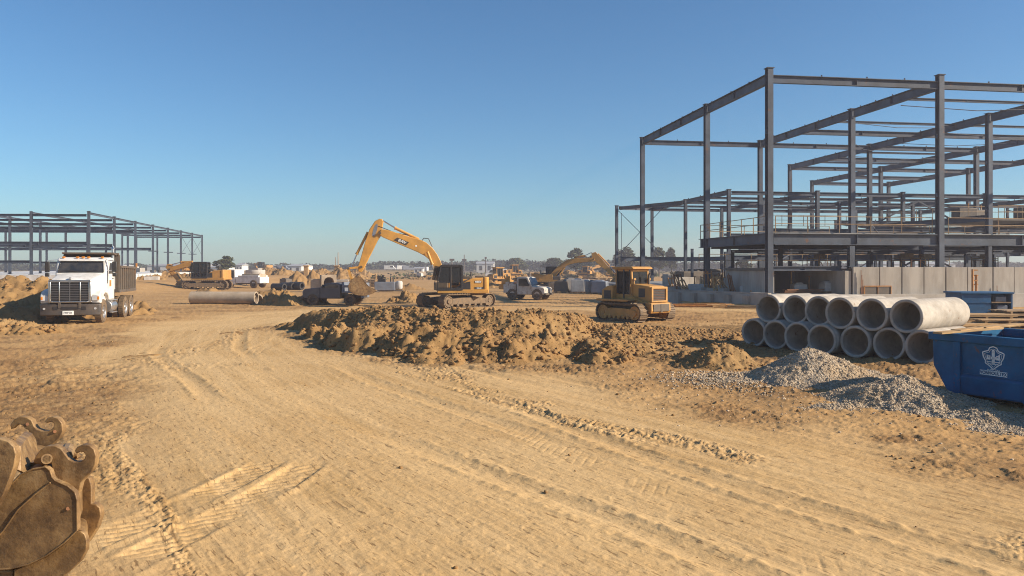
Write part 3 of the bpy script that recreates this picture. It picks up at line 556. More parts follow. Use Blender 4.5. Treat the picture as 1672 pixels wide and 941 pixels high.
# plinth slab, retaining wall and the dark room in it
pl = [Vector((15.6, 48.6, 0)), Vector((11.0, 57.5, 0)), Vector((10.0, 70, 0)), Vector((8.6, 92, 0)), Vector((62, 112, 0)), Vector((66, 60, 0)), Vector((64, 55.9, 0))]
c0 = Vector((30, 75, 0)); m = MB(); m.poly([p-c0+Vector((0, 0, -.5)) for p in pl], (0, 0, 1.38))
pt = thing('foundation_plinth', 'low grey concrete foundation wall and slab under the steel frame', 'foundation', c0); m.build('slab', MT['slabc'], pt, smooth=0)
m = MB()
for p, q in zip(pl[:3], pl[1:4]): m.bar(p-c0+Vector((.16, .1, .9)), q-c0+Vector((.16, .0, .9)), .3, .2)
for k in range(1, 6):                                         # buttress piers along the left face
    p = pl[0].lerp(pl[1], k/6)-c0; m.box((p.x-.08, p.y-.03, .36), (.35, .45, .9), rz=R(27))
m.build('kerb', MT['conc'], pt, bevel=.02, smooth=0)
wl = thing('retaining_wall', 'tall pale concrete panel wall with a dark room opening under the steel frame', 'concrete wall', G(.45, -.8))
wo = wl.location
m = MB(); L0 = .44; L1 = 4.3; k = 0; a = L0
pan = []
while a < L1:
    wd = rnd.choice([.13, .155, .18]); a2 = min(L1, a+wd); pan.append((a, a2)); a = a2
for i, (a, a2) in enumerate(pan):
    if a < .60 < a2 or (a >= .58 and a2 <= .85 and False): pass
    z1 = 2.58+rnd.uniform(-.004, .012); off = rnd.uniform(-.012, .012)
    p, q = G(a+.0026, -.8+off, 0)-wo, G(a2-.0026, -.8+off, 0)-wo
    m.poly([p+Vector((0, 0, -.3)), q+Vector((0, 0, -.3)), q+Vector((0, 0, z1)), p+Vector((0, 0, z1))], tuple(VB*.32))
m.build('panel', MT['conc'], wl, bevel=.012, smooth=0)
m = MB(); p, q = G(L0, -.66)-wo, G(L1, -.66)-wo; m.poly([p+Vector((0, 0, -.3)), q+Vector((0, 0, -.3)), q+Vector((0, 0, 2.5)), p+Vector((0, 0, 2.5))], tuple(VB*.12)); m.build('backing', MT['dark'], wl, smooth=0)
m = MB()                                                            # room left of the panels: piers, roof beam, back and side walls
m.poly([G(.0, .5, .85)-wo, G(.05, .5, .85)-wo, G(.05, .5, 2.35)-wo, G(.0, .5, 2.35)-wo], tuple(VB*6)); m.poly([G(.435, -.7, .4)-wo, G(.40, -.7, .4)-wo, G(.40, -.7, 2.35)-wo, G(.435, -.7, 2.35)-wo], tuple(VB*7.2))
m.build('side_wall', MT['conc'], wl, smooth=0); m = MB(); m.poly([G(.05, 6.2, .85)-wo, G(.40, 6.2, .85)-wo, G(.40, 6.2, 2.35)-wo, G(.05, 6.2, 2.35)-wo], tuple(VB*.3)); m.build('back_wall', MT['black'], wl, smooth=0)  # back wall coloured black to paint in the room's deep shade
m = MB(); m.poly([G(-.01, .45, 2.36)-wo, G(.437, .45, 2.36)-wo, G(.437, 6.6, 2.36)-wo, G(-.01, 6.6, 2.36)-wo], (0, 0, .16)); m.poly([G(.44, -.4, 2.36)-wo, G(1.6, -.4, 2.36)-wo, G(1.6, 6.6, 2.36)-wo, G(.44, 6.6, 2.36)-wo], (0, 0, .12)); m.build('roof_slab', MT['dark'], wl, smooth=0)
girder(G(0, .35, 2.5), G(.43, .35, 2.5), wl, wo, .25, .3, name='lintel')
for p in (.13, .27): column(G(p, 3), .85, 2.35, wl, wo, .16, .16, False, 'bluesteel').name = 'post'
# hatch with a frame low in the wall
m = MB(); hx0, hx1 = .505, .655
m.poly([G(hx0, -.86, .2)-wo, G(hx1, -.86, .2)-wo, G(hx1, -.86, 1.35)-wo, G(hx0, -.86, 1.35)-wo], tuple(VB*.04)); hd = m.build('hatch', MT['dark'], wl, smooth=0); hd['label'] = 'dark steel double hatch low in the wall'
m = MB()
for a, b, c, d in ((hx0-.004, .2, hx0, 1.4), (hx1, .2, hx1+.004, 1.4), ((hx0+hx1)/2-.001, .2, (hx0+hx1)/2+.001, 1.35), (hx0-.004, 1.36, hx1+.004, 1.42)):
    m.poly([G(a, -.9, b)-wo, G(c, -.9, b)-wo, G(c, -.9, d)-wo, G(a, -.9, d)-wo], tuple(VB*.06))
m.build('hatch_frame', MT['orange'], hd, smooth=0)
for a, z0, z1 in ((.485, .2, 2.4), (1.29, .3, 1.4), (2.1, .5, 1.5)):
    m = MB(); p = G(a, -.95)-wo
    for k in range(3): m.tube(p+Vector((k*.06-.06, 0, z0)), p+Vector((k*.06-.06, rnd.uniform(0, .03), z1-k*.3)), .022, 5)
    m.build('pipe_run', MT['rust'], wl)

# ------------------------------------------------------------------ the long steel frame on the left
C0 = Vector((-48.9, 92, 0)); H3 = 9.0; UD = Vector((-.193, .981, 0)).normalized(); UW = Vector((-.997, -.07, 0)).normalized(); Z3 = 1.7
lf = thing('steel_building_skeleton', 'long low grey steel frame on the left behind the white dump truck', 'steel frame', C0)
def K(i, j, z=0): return C0+UD*(9.9*i)+UW*(6.4*j)+Vector((0, 0, z))
for j in range(0, 6):
    for i in range(0, 8):
        if j in (1, 3) and i % 2: continue
        if j > 2 and i > 4: continue
        column(K(i, j), Z3, H3, lf, C0, .26, .28, cap=(j == 0))
for j in range(0, 6):
    n = 7 if j <= 2 else 4
    girder(K(0, j, H3-.2), K(n, j, H3-.2), lf, C0, .18, .26)
for i in range(0, 8):
    n = 5 if i <= 4 else 2
    girder(K(i, .04, H3-.45), K(i, n, H3-.45), lf, C0, .18, .28, mat='bluesteel')
for i in (0, 1, 2): girder(K(i, .04, H3-1.5), K(i, 5, H3-1.5), lf, C0, .18, .3, mat='bluesteel')
for i in (0, 1, 3): girder(K(i, .04, 5.3), K(i, 5, 5.3), lf, C0, .24, .42, name='floor_beam')
girder(K(0, 2, 5.3), K(3, 2, 5.3), lf, C0, .24, .36, name='floor_beam'); girder(K(0, 4, 5.3), K(3, 4, 5.3), lf, C0, .24, .36, name='floor_beam')
for i in (0, 2): girder(K(i, 1, 3.2), K(i, 5, 3.2), lf, C0, .2, .3, mat='bluesteel', name='floor_beam')
for i in range(7):
    m = MB(); m.bar(K(i+.06, 0, 5.0)-C0, K(i+.2, 0, 5.0)-C0, .16, .14); m.bar(K(i-.02, .1, 5.0)-C0, K(i+.02, -.12, 5.0)-C0, .14, .14); m.build('bracket', MT['steel'], lf, smooth=0)
for i in (5, 6): 
    for s_ in (0, 1): MB().tube(K(i+.05, 0, 5+s_*3)-C0, K(i+.95, 0, 8-s_*3)-C0, .03, 5).build('brace_rod', MT['bluesteel'], lf)
lp = thing('white_plinth', 'long low white concrete plinth under the left steel frame', 'plinth', C0)
p = [K(-.3, -.5), K(8.6, -.5), K(8.6, 5.6), K(-.3, 5.6)]
m = MB(); m.poly([q-C0+Vector((0, 0, .1)) for q in p], (0, 0, Z3-.1)); m.build('slab', MT['whiteclean'], lp, smooth=0)
m = MB()
for k in range(0, 44): 
    q = K(-.3+k*.2, -.515)-C0; m.box((q.x, q.y, 1.1), (.04, .06, 1.1), rz=R(10))
m.build('joint', MT['conc'], lp, smooth=0)
# ------------------------------------------------------------------ vehicles and machines
def wheel(parent, c, r, w, side=1, rim='alum', name='wheel', n=30, dual=False, hub=True):
    x, y, z = c; m = MB(); s_ = side
    for k in ((0, 1) if dual else (0,)):
        o = -s_*(w*1.12)*k
        m.lathe([(r*.58, -w*.42), (r*.62, -w*.5), (r*.9, -w*.5), (r*.98, -w*.4), (r, -w*.18), (r, w*.18), (r*.98, w*.4), (r*.9, w*.5), (r*.62, w*.5), (r*.58, w*.42)], (x, y+o, z), (0, 1, 0), n, close=True)
        for i in range(n):
            a = 2*math.pi*i/n; m.box((x+math.cos(a)*r, y+o, z+math.sin(a)*r), (.035*r/.5, w*.8, .09*r/.5), ry=-a)
    wl_ = m.build(name, MT['rubber'], parent)
    if hub:
        m = MB(); f = s_*w*.5
        m.lathe([(.02, -f*.1), (r*.2, 0), (r*.24, -f*.35), (r*.5, -f*.55), (r*.56, 0), (r*.62, .005*s_), (r*.62, -f*1.2), (.02, -f*1.2)], (x, y+f*.92, z), (0, 1, 0), 20)
        for i in range(8):
            a = 2*math.pi*i/8; m.tube((x+math.cos(a)*r*.36, y+f*.55, z+math.sin(a)*r*.36), (x+math.cos(a)*r*.36, y+f*.85, z+math.sin(a)*r*.36), r*.045, 6)
        m.build('rim', MT[rim], wl_)
    return wl_
def text(s_, size, mat, parent, loc, xdir, up, name='lettering', th=.006, sx=1.0, bold=.0):
    cu = bpy.data.curves.new('t', 'FONT'); cu.body = s_; cu.size = size; cu.align_x = 'CENTER'; cu.align_y = 'CENTER'; cu.extrude = th; cu.offset = bold; cu.space_character = 1.05
    to = bpy.data.objects.new('t', cu); COL.objects.link(to); dg = bpy.context.evaluated_depsgraph_get(); me = bpy.data.meshes.new_from_object(to.evaluated_get(dg))
    bpy.data.objects.remove(to); me.name = name; me.materials.clear(); me.materials.append(MT[mat])
    x = Vector(xdir).normalized(); u = Vector(up).normalized(); nn = x.cross(u); u = nn.cross(x)
    mx = Matrix(((x.x*sx, u.x, nn.x, loc[0]), (x.y*sx, u.y, nn.y, loc[1]), (x.z*sx, u.z, nn.z, loc[2]), (0, 0, 0, 1)))
    me.transform(mx); o = bpy.data.objects.new(name, me); COL.objects.link(o)
    if parent: o.parent = parent
    return o
def track(parent, yc, L, h, w, n, yaw=0, x0=0, zlift=0, frame_mat='dark', shoe=.05, drop=0):
    r = h/2; s_ = L-2*r; per = 2*s_+2*math.pi*r
    def at(t):
        t %= per
        if t < s_: return x0-s_/2+t, 0, 0.0
        t -= s_
        if t < math.pi*r: a = t/r; return x0+s_/2+math.sin(a)*r, r-math.cos(a)*r, a
        t -= math.pi*r
        if t < s_:
            q = t/s_; return x0+s_/2-t, h-drop*math.sin(q*math.pi), math.pi
        t -= s_; a = t/r; return x0-s_/2-math.sin(a)*r, r+math.cos(a)*r, math.pi+a
    m = MB(); pitch = per/n
    for i in range(n):
        x, z, a = at(i*pitch); m.box((x, yc, z+zlift), (pitch*.93, w, shoe), ry=-a); 
        m.box((x+math.sin(a)*shoe*.9, yc, z+zlift-math.cos(a)*shoe*.9), (pitch*.16, w, shoe), ry=-a)
    # link chain just inside the shoes
    for i in range(n*2):
        x, z, a = at((i+.3)*pitch/2); m.box((x-math.sin(a)*shoe*1.2, yc, z+zlift+math.cos(a)*shoe*1.2), (pitch*.42, w*.3, shoe*1.3), ry=-a)
    tr = m.build('track', MT['track'], parent, smooth=0); tr.rotation_euler = (0, 0, yaw)
    m = MB(); m.xz([(x0-s_/2, h*.28), (x0+s_/2, h*.28), (x0+s_/2, h*.66), (x0+s_/2*.4, h*.74), (x0-s_/2*.5, h*.74), (x0-s_/2, h*.62)], yc-w*.36, yc+w*.36)
    for k in range(7):
        xx = x0-s_/2+s_*(k+.5)/7; m.tube((xx, yc-w*.4, h*.25), (xx, yc+w*.4, h*.25), h*.115, 10)
    tf = m.build('track_frame', MT[frame_mat], parent, bevel=.015, smooth=0); tf.rotation_euler = (0, 0, yaw)
    for nm, sx, rr in (('idler', 1, .76), ('sprocket', -1, .78)):
        m = MB(); cx = x0+sx*s_/2; rr *= r
        m.lathe([(rr*.2, -w*.4), (rr*.35, -w*.42), (rr*.45, -w*.3), (rr*.8, -w*.3), (rr*.84, -w*.36), (rr, -w*.36), (rr, w*.36), (rr*.84, w*.36), (rr*.8, w*.3), (rr*.45, w*.3), (rr*.35, w*.42), (rr*.2, w*.4)], (cx, yc, r), (0, 1, 0), 20)
        o = m.build(nm, MT[frame_mat], parent); o.rotation_euler = (0, 0, yaw)
    return tr

# -- tracked excavator; x forward, outlines in metres
def e_(zx, zy): return ((745-(560+zx/5.227))*.04, (501-(340+zy/5.227))*.04)
POSE_A = dict(
    boom=[e_(*p) for p in ((322, 205), (335, 184), (360, 182), (400, 192), (560, 240), (660, 268), (712, 292), (765, 338), (806, 395), (834, 450), (856, 520), (850, 590), (805, 592), (790, 540), (768, 492), (738, 438), (700, 406), (640, 374), (560, 340), (460, 298), (340, 246), (322, 228))],
    stick=[e_(*p) for p in ((322, 92), (345, 98), (352, 116), (346, 150), (334, 230), (304, 276), (246, 396), (184, 522), (168, 545), (146, 540), (138, 505), (170, 400), (205, 270), (236, 182), (282, 112))],
    scyl=(e_(650, 266), e_(455, 172), e_(348, 108)), bcyl=(e_(222, 205), e_(132, 385), e_(85, 500)), hcyl=(e_(722, 372), e_(760, 470), e_(795, 600)),
    link=(e_(60, 512), e_(168, 500), e_(92, 622)), foot=e_(828, 560), pivot=e_(325, 215),
    bucket=[e_(*p) for p in ((88, 612), (118, 590), (152, 578), (178, 606), (205, 645), (232, 672), (292, 698), (262, 722), (205, 738), (150, 736), (112, 726), (78, 700), (66, 660))], teeth=e_(288, 704), tdir=(-1, -.25), oval=e_(283, 190), decal=(e_(505, 284), e_(450, 255)), yaw=R(38))
def mirror_pts(pts, f): return [f(p) for p in pts]
def excavator(label, loc, rz, P, texts=True, scale=1, group=None, mat='yellow'):
    rt = thing('excavator', label, 'excavator', loc, rz, group, scale); ya = P['yaw']
    for s_ in (1, -1): track(rt, s_*1.12, 4.3, .88, .6, 46, yaw=ya, frame_mat='track')
    m = MB(); m.box((0, 0, .55), (2.0, 1.75, .28)); m.box((0, 0, .62), (1.0, 1.0, .4)); m.box((1.0, 0, .5), (.5, 1.8, .22)); m.box((-1.0, 0, .5), (.5, 1.8, .22)); u = m.build('undercarriage', MT['dark'], rt, bevel=.03, smooth=0); u.rotation_euler = (0, 0, ya)
    MB().lathe([(.62, 0), (.66, .03), (.66, .22), (.6, .25)], (0, 0, .72), (0, 0, 1), 28).build('slew_ring', MT['dark'], rt)
    m = MB(); m.box((-.4, 0, 1.03), (3.3, 2.3, .17)); m.box((-.4, 1.15, 1.05), (3.25, .06, .24)); m.box((-.4, -1.15, 1.05), (3.25, .06, .24)); m.build('platform', MT[mat], rt, bevel=.025, smooth=0)
    # engine cover, counterweight with rounded tail
    m = MB(); m.xz([(-1.72, 1.12), (-.36, 1.12), (-.36, 1.55), (-.6, 1.72), (-1.0, 1.9), (-1.72, 1.93)], -1.1, 1.1); m.build('engine_cover', MT[mat], rt, bevel=.04, smooth=0)
    m = MB(); m.xz([(-.88, 1.14), (.2, 1.14), (.2, 1.2), (-.35, 1.55), (-.66, 1.66), (-.86, 1.68)], 1.1, 1.135); m.build('side_panel', MT['black'], rt, bevel=.012, smooth=0)
    m = MB(); pts = []
    for k in range(13):
        a = R(-90+15*k); pts.append((-1.74-.36*math.cos(a)**.8 if abs(a) < 1.56 else -1.74, 1.14*math.sin(a), 1.0))
    pts = [(-1.74, -1.14, .98)]+[(-1.74-.38*math.cos(R(-75+15*k))**.5, 1.14*math.sin(R(-75+15*k))/.966, .98) for k in range(11)]+[(-1.74, 1.14, .98)]
    m.poly(pts, (0, 0, .98)); cw = m.build('counterweight', MT[mat], rt, bevel=.05, seg=3)
    m = MB(); m.box((-1.5, .2, 1.99), (.5, 1.0, .1)); m.box((-.65, .55, 1.93), (.5, .55, .16)); m.tube((-1.0, -.5, 1.9), (-1.0, -.5, 2.3), .06, 10); m.build('exhaust_and_intake', MT['dark'], rt, bevel=.02)
    m = MB(); m.box((-.3, -1.0, 1.45), (1.6, .3, .7)); m.build('tool_box', MT[mat], rt, bevel=.03, smooth=0)
    # cab: posts, roof, glass, seat
    Xf, Xb, y0, y1, z0, z1 = 1.22, -.32, .28, 1.2, 1.12, 2.72
    m = MB(); T = .07
    for y in (y0+T/2, y1-T/2):
        m.bar((Xf, y, z0), (Xf-.02, y, 1.75), T, T); m.bar((Xf-.02, y, 1.75), (Xf-.2, y, z1-.05), T, T); m.bar((Xb, y, z0), (Xb, y, z1-.05), T*1.8, T); m.bar((.38, y, z0), (.38, y, z1-.05), T*1.5, T)
        m.box(((Xf+Xb)/2, y, 1.2), (Xf-Xb, T*.9, .16)); m.box(((Xf+Xb)/2-.1, y, z1-.08), (Xf-Xb-.2, T*.9, .1))
    m.xz([(Xb-.05, z1-.06), (Xf-.16, z1-.06), (Xf-.2, z1+.02), (Xf-.4, z1+.05), (Xb+.1, z1+.05), (Xb-.05, z1)], y0-.01, y1+.01)
    m.box((Xb+.03, (y0+y1)/2, 1.55), (.06, y1-y0-.1, .9)); m.box(((Xf+Xb)/2, (y0+y1)/2, 1.13), (Xf-Xb, y1-y0, .05)); m.box((.8, y1-.03, 1.62), (.8, .03, .06))
    m.box((Xf, (y0+y1)/2, 1.42), (.04, y1-y0, .55)); cb = m.build('cab', MT['black'], rt, bevel=.015, smooth=0)
    for q, s4 in (((.78, y1-.035, 2.15), (.72, .012, 1.0)), ((.02, y1-.035, 2.1), (.55, .012, 1.0)), ((.02, y0+.035, 2.1), (.55, .012, 1.0)), ((.78, y0+.035, 2.15), (.72, .012, 1.0))): MB().box(q, s4).build('cab_window', MT['clear'], cb, smooth=0)
    m = MB(); m.bar((Xf-.01, (y0+y1)/2, 1.72), (Xf-.19, (y0+y1)/2, z1-.1), y1-y0-.14, .012); m.build('windscreen', MT['clear'], cb, smooth=0)
    m = MB(); m.box((.15, .72, 1.5), (.5, .5, .14)); m.box((-.08, .72, 1.85), (.12, .5, .75)); m.box((-.08, .72, 2.28), (.1, .28, .2)); m.build('seat', MT['seat'], cb, bevel=.03)
    m = MB(); 
    for a, b in (((1.3, 1.14, 1.1), (1.42, 1.14, 1.55)), ((1.42, 1.14, 1.55), (1.36, 1.14, 1.95)), ((1.36, 1.14, 1.95), (1.2, 1.14, 2.0))): m.tube(a, b, .02, 6)
    m.box((1.38, 1.2, 1.45), (.05, .14, .3)); m.build('mirror', MT['black'], cb)
    m = MB(); m.box((1.0, -.75, 1.35), (.9, .75, .5)); m.build('step_box', MT['dark'], rt, bevel=.03, smooth=0)
    # boom, stick and rams in the middle plane
    bw = .27; yb = -.12
    m = MB(); m.xz(P['boom'], yb-bw, yb+bw); bo = m.build('boom', MT[mat], rt, bevel=.03, smooth=40)
    m = MB(); m.xz(P['stick'], yb-.2, yb+.2); st = m.build('stick', MT[mat], rt, bevel=.03, smooth=40)
    def pin(c, w, r): return MB().tube((c[0], yb-w, c[1]), (c[0], yb+w, c[1]), r, 14)
    v3 = lambda p, y=yb: Vector((p[0], y, p[1]))
    m = MB()
    for c, w_ in ((P['pivot'], .33), (P['foot'], .4), (P['link'][1], .27), (P['link'][0], .25)):
        m.tube((c[0], yb-w_, c[1]), (c[0], yb+w_, c[1]), .085, 14)
    m.build('pins', MT['dark'], rt)
    def ram(a, mid, b, r, ys, nm):
        for y in ys:
            c = MB().tube(v3(a, y), v3(mid, y), r, 14).tube(v3(mid, y), v3(mid, y)+(v3(mid, y)-v3(a, y)).normalized()*.08, r*1.25, 14).build(nm, MT[mat], rt)
            MB().tube(v3(mid, y), v3(b, y), r*.48, 10).build('rod', MT['chrome'], c)
    ram(*P['scyl'], .095, (yb,), 'stick_ram'); ram(*P['bcyl'], .085, (yb,), 'bucket_ram'); ram(*P['hcyl'], .09, (yb-.42, yb+.42), 'boom_ram')
    m = MB()
    for y in (yb-.2, yb+.2):
        m.bar(v3(P['link'][0], y), v3(P['link'][1], y), .06, .13); m.bar(v3(P['link'][0], y), v3(P['link'][2], y), .06, .13)
    m.build('linkage', MT[mat], rt, smooth=0)
    bk_ = P['bucket']; n = len(bk_); m = MB(); yo = .62
    m.xz(bk_, yb-yo, yb-yo+.05); m.xz(bk_, yb+yo-.05, yb+yo)
    k0 = 6
    for i in list(range(k0, n))+[0, 1]:
        p, q = bk_[i], bk_[(i+1) % n]; m.bar(v3(((p[0]+q[0])/2, (p[1]+q[1])/2), yb-yo+.02), v3(((p[0]+q[0])/2, (p[1]+q[1])/2), yb+yo-.02), math.hypot(q[0]-p[0], q[1]-p[1])*1.06, .05, up=(-(q[1]-p[1]), 0, (q[0]-p[0])))
    m.xz([(p[0]*.3+P['link'][2][0]*.7, p[1]*.3+P['link'][2][1]*.7) for p in bk_[:4]], yb-.2, yb-.14); m.xz([(p[0]*.3+P['link'][2][0]*.7, p[1]*.3+P['link'][2][1]*.7) for p in bk_[:4]], yb+.14, yb+.2)
    bu = m.build('bucket', MT['bucket'], rt, smooth=0)
    m = MB(); td = Vector((P['tdir'][0], 0, P['tdir'][1])).normalized()
    for k in range(5):
        c = v3(P['teeth'], yb-.5+.25*k); m.tube(c, c+td*.22, .05, 6, .02)
    m.build('teeth', MT['dark'], bu)
    # hoses
    m = MB(); b0 = P['boom']; m.path([v3(b0[1], yb+.12)+Vector((0, 0, .04)), v3(P['pivot'], yb+.2)+Vector((.1, 0, .45)), v3(P['scyl'][1], yb+.14)+Vector((0, 0, -.3)), v3(b0[4], yb+.14)+Vector((0, 0, .06))], .025, 6)
    q = v3(b0[6], yb+.1); m.path([q+Vector((.35, 0, .02)), q+Vector((.15, 0, .28)), q+Vector((-.15, 0, .25)), q+Vector((-.4, 0, -.3))], .03, 6); m.build('hose', MT['black'], rt)
    if texts:
        (dx, dz_), (fx, fz) = P['decal']; 
        ang = Vector((e_(560, 305)[0]-e_(455, 262)[0], 0, e_(560, 305)[1]-e_(455, 262)[1])).normalized(); nrm = Vector((-ang.z, 0, ang.x)); nrm = nrm if nrm.z > 0 else -nrm
        c = Vector((dx, yb+bw+.004, dz_))
        m = MB(); q = [c-ang*.44+nrm*-.02, c-ang*.34+nrm*.13, c+ang*.46+nrm*.13, c+ang*.36-nrm*.13, c-ang*.5-nrm*.02-nrm*.1]; m.poly(q, (0, .006, 0)); m.build('decal', MT['decal'], bo, smooth=0)
        text('EVEV', .23, 'letter', bo, c+ang*.04+Vector((0, .009, 0)), ang, nrm, sx=1.0, bold=.008)
        m = MB(); o = P['oval']; pts = [(o[0]+.12*math.cos(R(20*k))-.1*math.sin(R(20*k))*1.2, o[1]+.42*math.sin(R(20*k))) for k in range(18)]; m.xz(pts, yb+.201, yb+.207); m.build('decal', MT['greyblue'], st, smooth=0)
        m = MB(); m.box((-1.42, 1.112, 1.25), (.55, .012, .15)); m.box((-1.36, 1.112, 1.66), (.42, .012, .15)); m.build('decal', MT['decal'], rt, smooth=0)
        text('NEEV', .16, 'letter', rt, (-1.36, 1.122, 1.66), (-1, 0, 0), (0, 0, 1), bold=.006); text('E:84E', .13, 'letter', rt, (-1.42, 1.122, 1.25), (-1, 0, 0), (0, 0, 1), bold=.004)
        m = MB(); c = e_(627, 322); m.tube((c[0], yb+bw, c[1]), (c[0], yb+bw+.01, c[1]), .06, 14); m.build('decal', MT['letter'], bo)
    return rt
ex = excavator('big yellow excavator with raised arm behind the middle of the earth bank', (-3.64, 52, gz(-3.64, 52)), R(186), POSE_A)
# far digger: arm stretched forward to the right
POSE_B = dict(boom=[(.1, 1.3), (.5, 1.25), (1.35, 2.2), (2.3, 2.95), (3.3, 3.2), (5.4, 3.35), (5.5, 3.65), (5.2, 3.8), (3.2, 3.78), (2.2, 3.55), (1.0, 2.7), (.1, 1.7)],
    stick=[(5.1, 4.35), (5.6, 4.5), (6.0, 4.1), (7.6, 2.2), (8.1, 1.35), (7.85, 1.2), (6.8, 2.3), (5.5, 3.4), (5.2, 3.6)], scyl=((3.0, 3.85), (4.3, 4.05), (5.15, 4.45)), bcyl=((5.9, 4.3), (7.2, 2.95), (8.0, 2.0)), hcyl=((1.9, 2.6), (1.4, 1.9), (.7, 1.2)),
    link=((8.05, 1.9), (7.7, 1.75), (8.3, 1.2)), foot=(.25, 1.45), pivot=(5.35, 3.65), bucket=[(7.8, 1.4), (8.2, 1.35), (8.35, 1.0), (8.3, .5), (8.0, .15), (7.6, .05), (7.1, .15), (6.9, .3), (7.2, .6), (7.4, 1.0)], teeth=(7.0, .2), tdir=(-1, .1), oval=(0, 0), decal=((0, 0), (0, 0)), yaw=R(-15))
xb, yb_ = (896-836)/1300*92, 92
ex2 = excavator('distant yellow excavator with its arm arched to the right behind the white work truck', (xb, yb_, gz(xb, yb_)), R(-6), POSE_B, texts=False, scale=.96, mat='dozer')
POSE_C = dict(boom=[(.1, 1.3), (.5, 1.25), (1.1, 1.9), (2.2, 2.2), (3.9, 1.75), (4.0, 2.0), (3.8, 2.2), (2.2, 2.75), (.9, 2.5), (.1, 1.7)],
    stick=[(3.7, 2.5), (4.1, 2.55), (4.3, 2.2), (3.2, .9), (2.7, .5), (2.55, .65), (3.2, 1.6), (3.7, 2.0)], scyl=((1.6, 2.8), (2.7, 2.75), (3.75, 2.5)), bcyl=((4.25, 2.3), (3.7, 1.4), (3.1, .8)), hcyl=((1.3, 2.0), (1.0, 1.6), (.6, 1.2)),
    link=((3.1, .8), (2.9, .75), (2.7, .5)), foot=(.25, 1.45), pivot=(3.85, 2.0), bucket=[(2.5, .85), (2.9, .75), (3.1, .45), (2.9, .1), (2.5, .0), (2.1, .1), (1.9, .3), (2.0, .55), (2.2, .7)], teeth=(1.95, .2), tdir=(-1, .1), oval=(0, 0), decal=((0, 0), (0, 0)), yaw=R(8))
xb, yb_ = GX(322, 474)
ex3 = excavator('yellow tracked digger with folded arm behind the long concrete pipe on the left', (xb+1.2, yb_, gz(xb, yb_)), R(180), POSE_C, texts=False, scale=1.1, mat='dozer')

# -- bulldozer
dzp = (1037-836)/1300*39
dz_ = thing('bulldozer', 'old yellow bulldozer with closed cab standing on the ground right of the big excavator', 'bulldozer', (dzp, 39, gz(dzp, 39)), R(-52), scale=1.0)
for s_ in (1, -1): track(dz_, s_*.98, 2.95, .86, .5, 38, frame_mat='dozer', shoe=.045, drop=.02)
m = MB(); m.box((0, 0, .68), (2.6, 1.4, .5)); m.build('chassis', MT['dark'], dz_, bevel=.02, smooth=0)
m = MB(); m.poly([(.3, -.56, .98), (1.5, -.5, .98), (1.5, -.5, 1.60), (1.42, -.5, 1.68), (.3, -.56, 1.78)], (0, 0.0, 0)); m = MB()
m.xz([(.3, .92), (1.5, .92), (1.53, 1.2), (1.5, 1.60), (1.4, 1.70), (.3, 1.80)], -.55, .55); hd = m.build('hood', MT['dozer'], dz_, bevel=.05, seg=3)
for y in (-.552, .552): MB().box((.95, y, 1.38), (.4, .02, .42)).build('side_grille', MT['black'], hd, smooth=0)
m = MB(); m.box((1.52, 0, 1.3), (.03, .82, .56)); g_ = m.build('grille', MT['black'], dz_, smooth=0)
m = MB(); m.box((1.54, 0, 1.62), (.1, 1.12, .1)); m.box((1.54, 0, .98), (.1, 1.12, .08)); m.box((1.54, .5, 1.3), (.1, .12, .6)); m.box((1.54, -.5, 1.3), (.1, .12, .6)); m.build('grille_frame', MT['dozer'], dz_, bevel=.02, smooth=0)
m = MB()
for k in range(7): m.box((1.545, 0, 1.07+k*.078), (.025, .86, .012))
m.build('bars', MT['rust'], g_, smooth=0)
m = MB(); m.xz([(.62, .5), (1.62, .42), (1.68, .55), (1.66, .9), (1.3, .96), (.62, 1.02)], -.68, .68); m.build('front_guard', MT['dozer'], dz_, bevel=.03, smooth=0)
m = MB(); m.box((1.69, 0, .68), (.03, 1.1, .34)); m.box((1.71, 0, .66), (.03, .12, .4)); m.build('guard_plate', MT['dark'], dz_, bevel=.01, smooth=0)
for s_ in (1, -1):
    m = MB(); m.xz([(-1.45, .96), (.55, .96), (.75, 1.02), (.55, 1.06), (-1.45, 1.06)], s_*.62, s_*1.24); m.build('fender', MT['dozer'], dz_, bevel=.015, smooth=0)
    m = MB(); m.xz([(.2, 1.0), (.95, .8), (1.15, .55), (1.3, .55), (1.2, .95), (.5, 1.2), (.2, 1.2)], s_*.56, s_*.7); m.build('side_skirt', MT['dozer'], dz_, bevel=.015, smooth=0)
m = MB(); m.xz([(-1.5, .72), (-.72, .72), (-.72, 1.72), (-1.1, 1.68), (-1.45, 1.5)], -.85, .85); rt_ = m.build('fuel_tank', MT['dozer'], dz_, bevel=.05, seg=3)
for y in (-.857, .857): MB().box((-1.05, y, 1.25), (.45, .02, .42)).build('vent', MT['black'], rt_, smooth=0)
m = MB(); T = .09; z0, z1 = 1.04, 2.5
for y in (-.56, .56):
    m.bar((-.7, y, z0), (-.7, y, z1), T, T); m.bar((.36, y, z0), (.28, y, z1), T, T); m.box((-.2, y, 1.15), (1.1, T*.8, .28))
    m.box((-.2, y, z1-.05), (1.1, T*.8, .1))
for x in (-.7, .32): m.box((x, 0, z1-.05), (T, 1.1, .1)); m.box((x, 0, 1.3), (T*.8, 1.1, .5))
cb = m.build('cab', MT['dozer'], dz_, bevel=.015, smooth=0)
for y in (-.565, .565): MB().bar((-.18, y, z0+.05), (-.18, y, z1-.02), T, T*1.05).box((-.63, y, 1.9), (.06, .1, 1.15)).box((.21, y, 1.9), (.06, .1, 1.15)).build('door_frame', MT['black'], cb, smooth=0)
